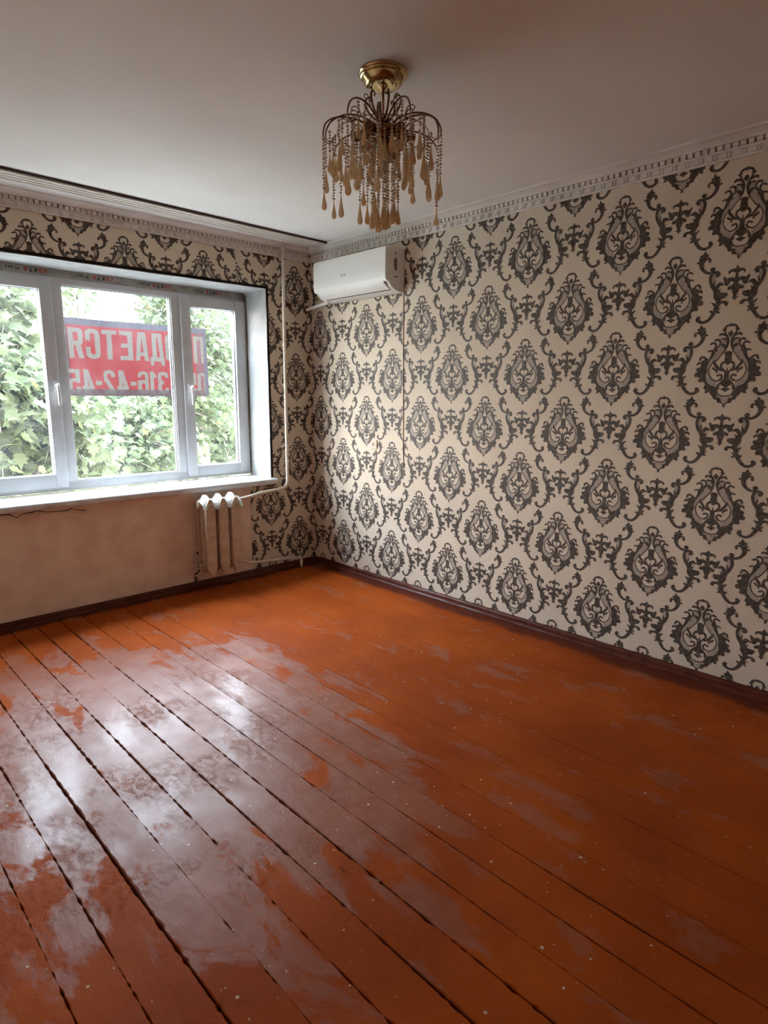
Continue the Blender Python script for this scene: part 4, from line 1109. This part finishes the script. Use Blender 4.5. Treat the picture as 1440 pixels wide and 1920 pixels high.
def tree(name, label, base, crowns, leaf, count, size, mat, seed, single=0, group=None, cat='tree', trunk_r=0.11, top=None, bias=None):
    """trunk, boughs reaching into the crown blobs, twigs and leaves"""
    rg = random.Random(seed)
    root = empty(name, base); tag(root, label, cat, group)
    B = Vector(base)
    zc = max(c[0][2] for c in crowns)
    tp = [(0, 0, 0), (0.06, 0.05, (zc-base[2])*0.35), (-0.05, 0.1, (zc-base[2])*0.7), (0.02, 0.05, zc-base[2]+0.2)]
    pts = catmull(tp, 5); MB().tube(pts, [trunk_r*(1-0.7*i/len(pts)) for i in range(len(pts))], 8).build('trunk', M['bark'], root, smooth=True)
    items = []
    V, T = (LM, LT) if leaf == 'maple' else (OM, OT)
    tot = sum(c[1][0]*c[1][1]*c[1][2] for c in crowns)
    for (cx, cy, cz), (rx, ry, rz) in crowns:
        n = int(count*rx*ry*rz/tot)
        # boughs
        st = Vector((0.02, 0.05, max(0.5, (zc-base[2])*0.55)))
        en = Vector((cx, cy, cz)) - B
        mid = (st+en)/2 + Vector((0, 0, 0.25))
        bough = MB().tube(catmull([st, mid, en], 5), [0.05*trunk_r/0.11*(1-0.075*i) for i in range(11)], 6).build('bough', M['bark'], root, smooth=True)
        twig = MB(); ntw = max(6, n//22); tips = []
        for k in range(ntw):
            d = Vector((rg.gauss(0, 1), rg.gauss(0, 1), rg.gauss(0, 1))).normalized()
            q = rg.uniform(0.25, 1.0)**0.6
            e = en + Vector((d.x*rx*q, d.y*ry*q, d.z*rz*q)); s0 = en*0.75+e*0.25 + Vector((0, 0, 0.1))
            twig.tube([s0, (s0+e)/2+Vector((0, 0, 0.06)), e], [0.010, 0.006, 0.002], 4, caps=False); tips.append((s0, e))
        twig.build('twigs', M['bark'], bough, kind='stuff')
        for k in range(n):
            s0, e = rg.choice(tips); t = rg.uniform(0.25, 1.08)
            p = s0+(e-s0)*t + Vector((rg.gauss(0, 0.10), rg.gauss(0, 0.10), rg.gauss(-0.03, 0.10)))*min(1.6, size/0.1)
            items.append((np.array(p), leaf_rot(rg, 0.6), size*rg.uniform(0.65, 1.2)))
    rg.shuffle(items)
    if single:
        # leaves nearest the room are objects of their own
        items.sort(key=lambda it: (it[0][1]+B.y) + 0.35*abs(it[0][2]+B.z-1.4) + (3 if not bias(it[0]+np.array(B)) else 0))
        me = foliage_mesh('leaf', V, T, [(np.zeros(3), np.eye(3), 1.0)], mat)
        for c, R, s in items[:single]:
            o = link('leaf', me, root)
            m4 = np.eye(4); m4[:3, :3] = R*s; m4[:3, 3] = c; o.matrix_local = Matrix(m4.tolist())
        items = items[single:]
    link('foliage', foliage_mesh('foliage', V, T, items, mat), root, 'stuff')
    return root
def seen(p):     # roughly inside the cone of the window from the room
    d = p - np.array(CAM_POS); k = (REV-CAM_POS.y)/d[1]; x = CAM_POS.x+d[0]*k; z = CAM_POS.z+d[2]*k
    return -2.3 < x < -0.45 and 0.78 < z < 2.05
tree('maple_tree', 'maple tree with large pale leaves close to the left window sash', (-2.7, 3.0, GZ), [((-1.65, 2.5, 1.2), (0.9, 0.7, 1.1)), ((-1.2, 2.4, 0.85), (0.6, 0.5, 0.6)), ((-1.5, 2.9, 2.1), (0.6, 0.5, 0.5))], 'maple', 4300, 0.122, M['leaf_near'], 11, single=260, bias=seen)
tree('leafy_tree', 'dense leafy tree seen below the banner', (0.2, 5.6, GZ), [((-0.2, 5.0, 0.55), (1.2, 0.8, 0.75)), ((0.8, 5.2, 0.6), (0.9, 0.8, 0.9)), ((-0.3, 6.2, 1.6), (0.7, 0.7, 0.8)), ((0.15, 5.7, 2.75), (0.42, 0.4, 0.36))], 'maple', 3900, 0.12, M['leaf_mid'], 12, bias=seen)
tree('leafy_tree', 'tall bright leafy tree filling the right window sash', (2.6, 6.6, GZ), [((1.7, 6.0, 1.1), (1.0, 0.9, 1.3)), ((2.5, 6.6, 1.8), (1.1, 1.0, 1.5)), ((1.9, 6.6, 2.9), (0.8, 0.8, 0.6))], 'maple', 4200, 0.125, M['leaf_mid'], 13, bias=seen)
tree('leafy_tree', 'far tree standing behind the maple at the left', (-1.2, 9.5, GZ), [((-1.0, 9.0, 1.2), (1.7, 1.2, 1.9)), ((0.4, 10, 0.8), (1.4, 1.2, 1.6)), ((-3.8, 9.5, 2.2), (2.2, 1.4, 3.4)), ((0.2, 8.6, 2.9), (0.9, 0.7, 0.7)), ((1.3, 9.2, 3.2), (0.45, 0.5, 0.55))], 'oval', 7800, 0.17, M['leaf_far'], 14)  # outer left crown is out of view, raised to cut light on the right wall
tree('leafy_tree', 'far tree behind the banner with sky gaps above it', (2.6, 12.5, GZ), [((2.2, 12, 0.6), (2.0, 1.4, 1.9)), ((4.8, 12.5, 1.9), (1.5, 1.4, 2.4)), ((1.6, 12.4, 2.5), (0.8, 0.8, 1.1))], 'oval', 5600, 0.19, M['leaf_far'], 15)
tree('leafy_tree', 'far tree at the right edge of the window view', (5.4, 10.5, GZ), [((4.4, 9.6, 1.2), (1.6, 1.2, 2.2)), ((5.6, 10.5, 2.2), (1.5, 1.2, 2.0)), ((3.05, 9.6, 3.0), (0.6, 0.6, 0.9))], 'oval', 4700, 0.18, M['leaf_far'], 16)
for i, (x, y, lab) in enumerate(((-3.5, 22, 'distant green tree on the left of the far row'), (1.0, 24, 'distant green tree second in the far row'), (6.0, 25, 'distant green tree third in the far row'), (11.0, 23, 'distant green tree on the right of the far row'))):
    tree('distant_tree', lab, (x, y, GZ), [((x, y, 0.4), (2.5, 1.6, 3.6)), ((x+0.6, y+0.5, -1.8), (2.2, 1.6, 2.6))], 'oval', 4600, 0.46, M['leaf_far'], 30+i, group='far row of trees')
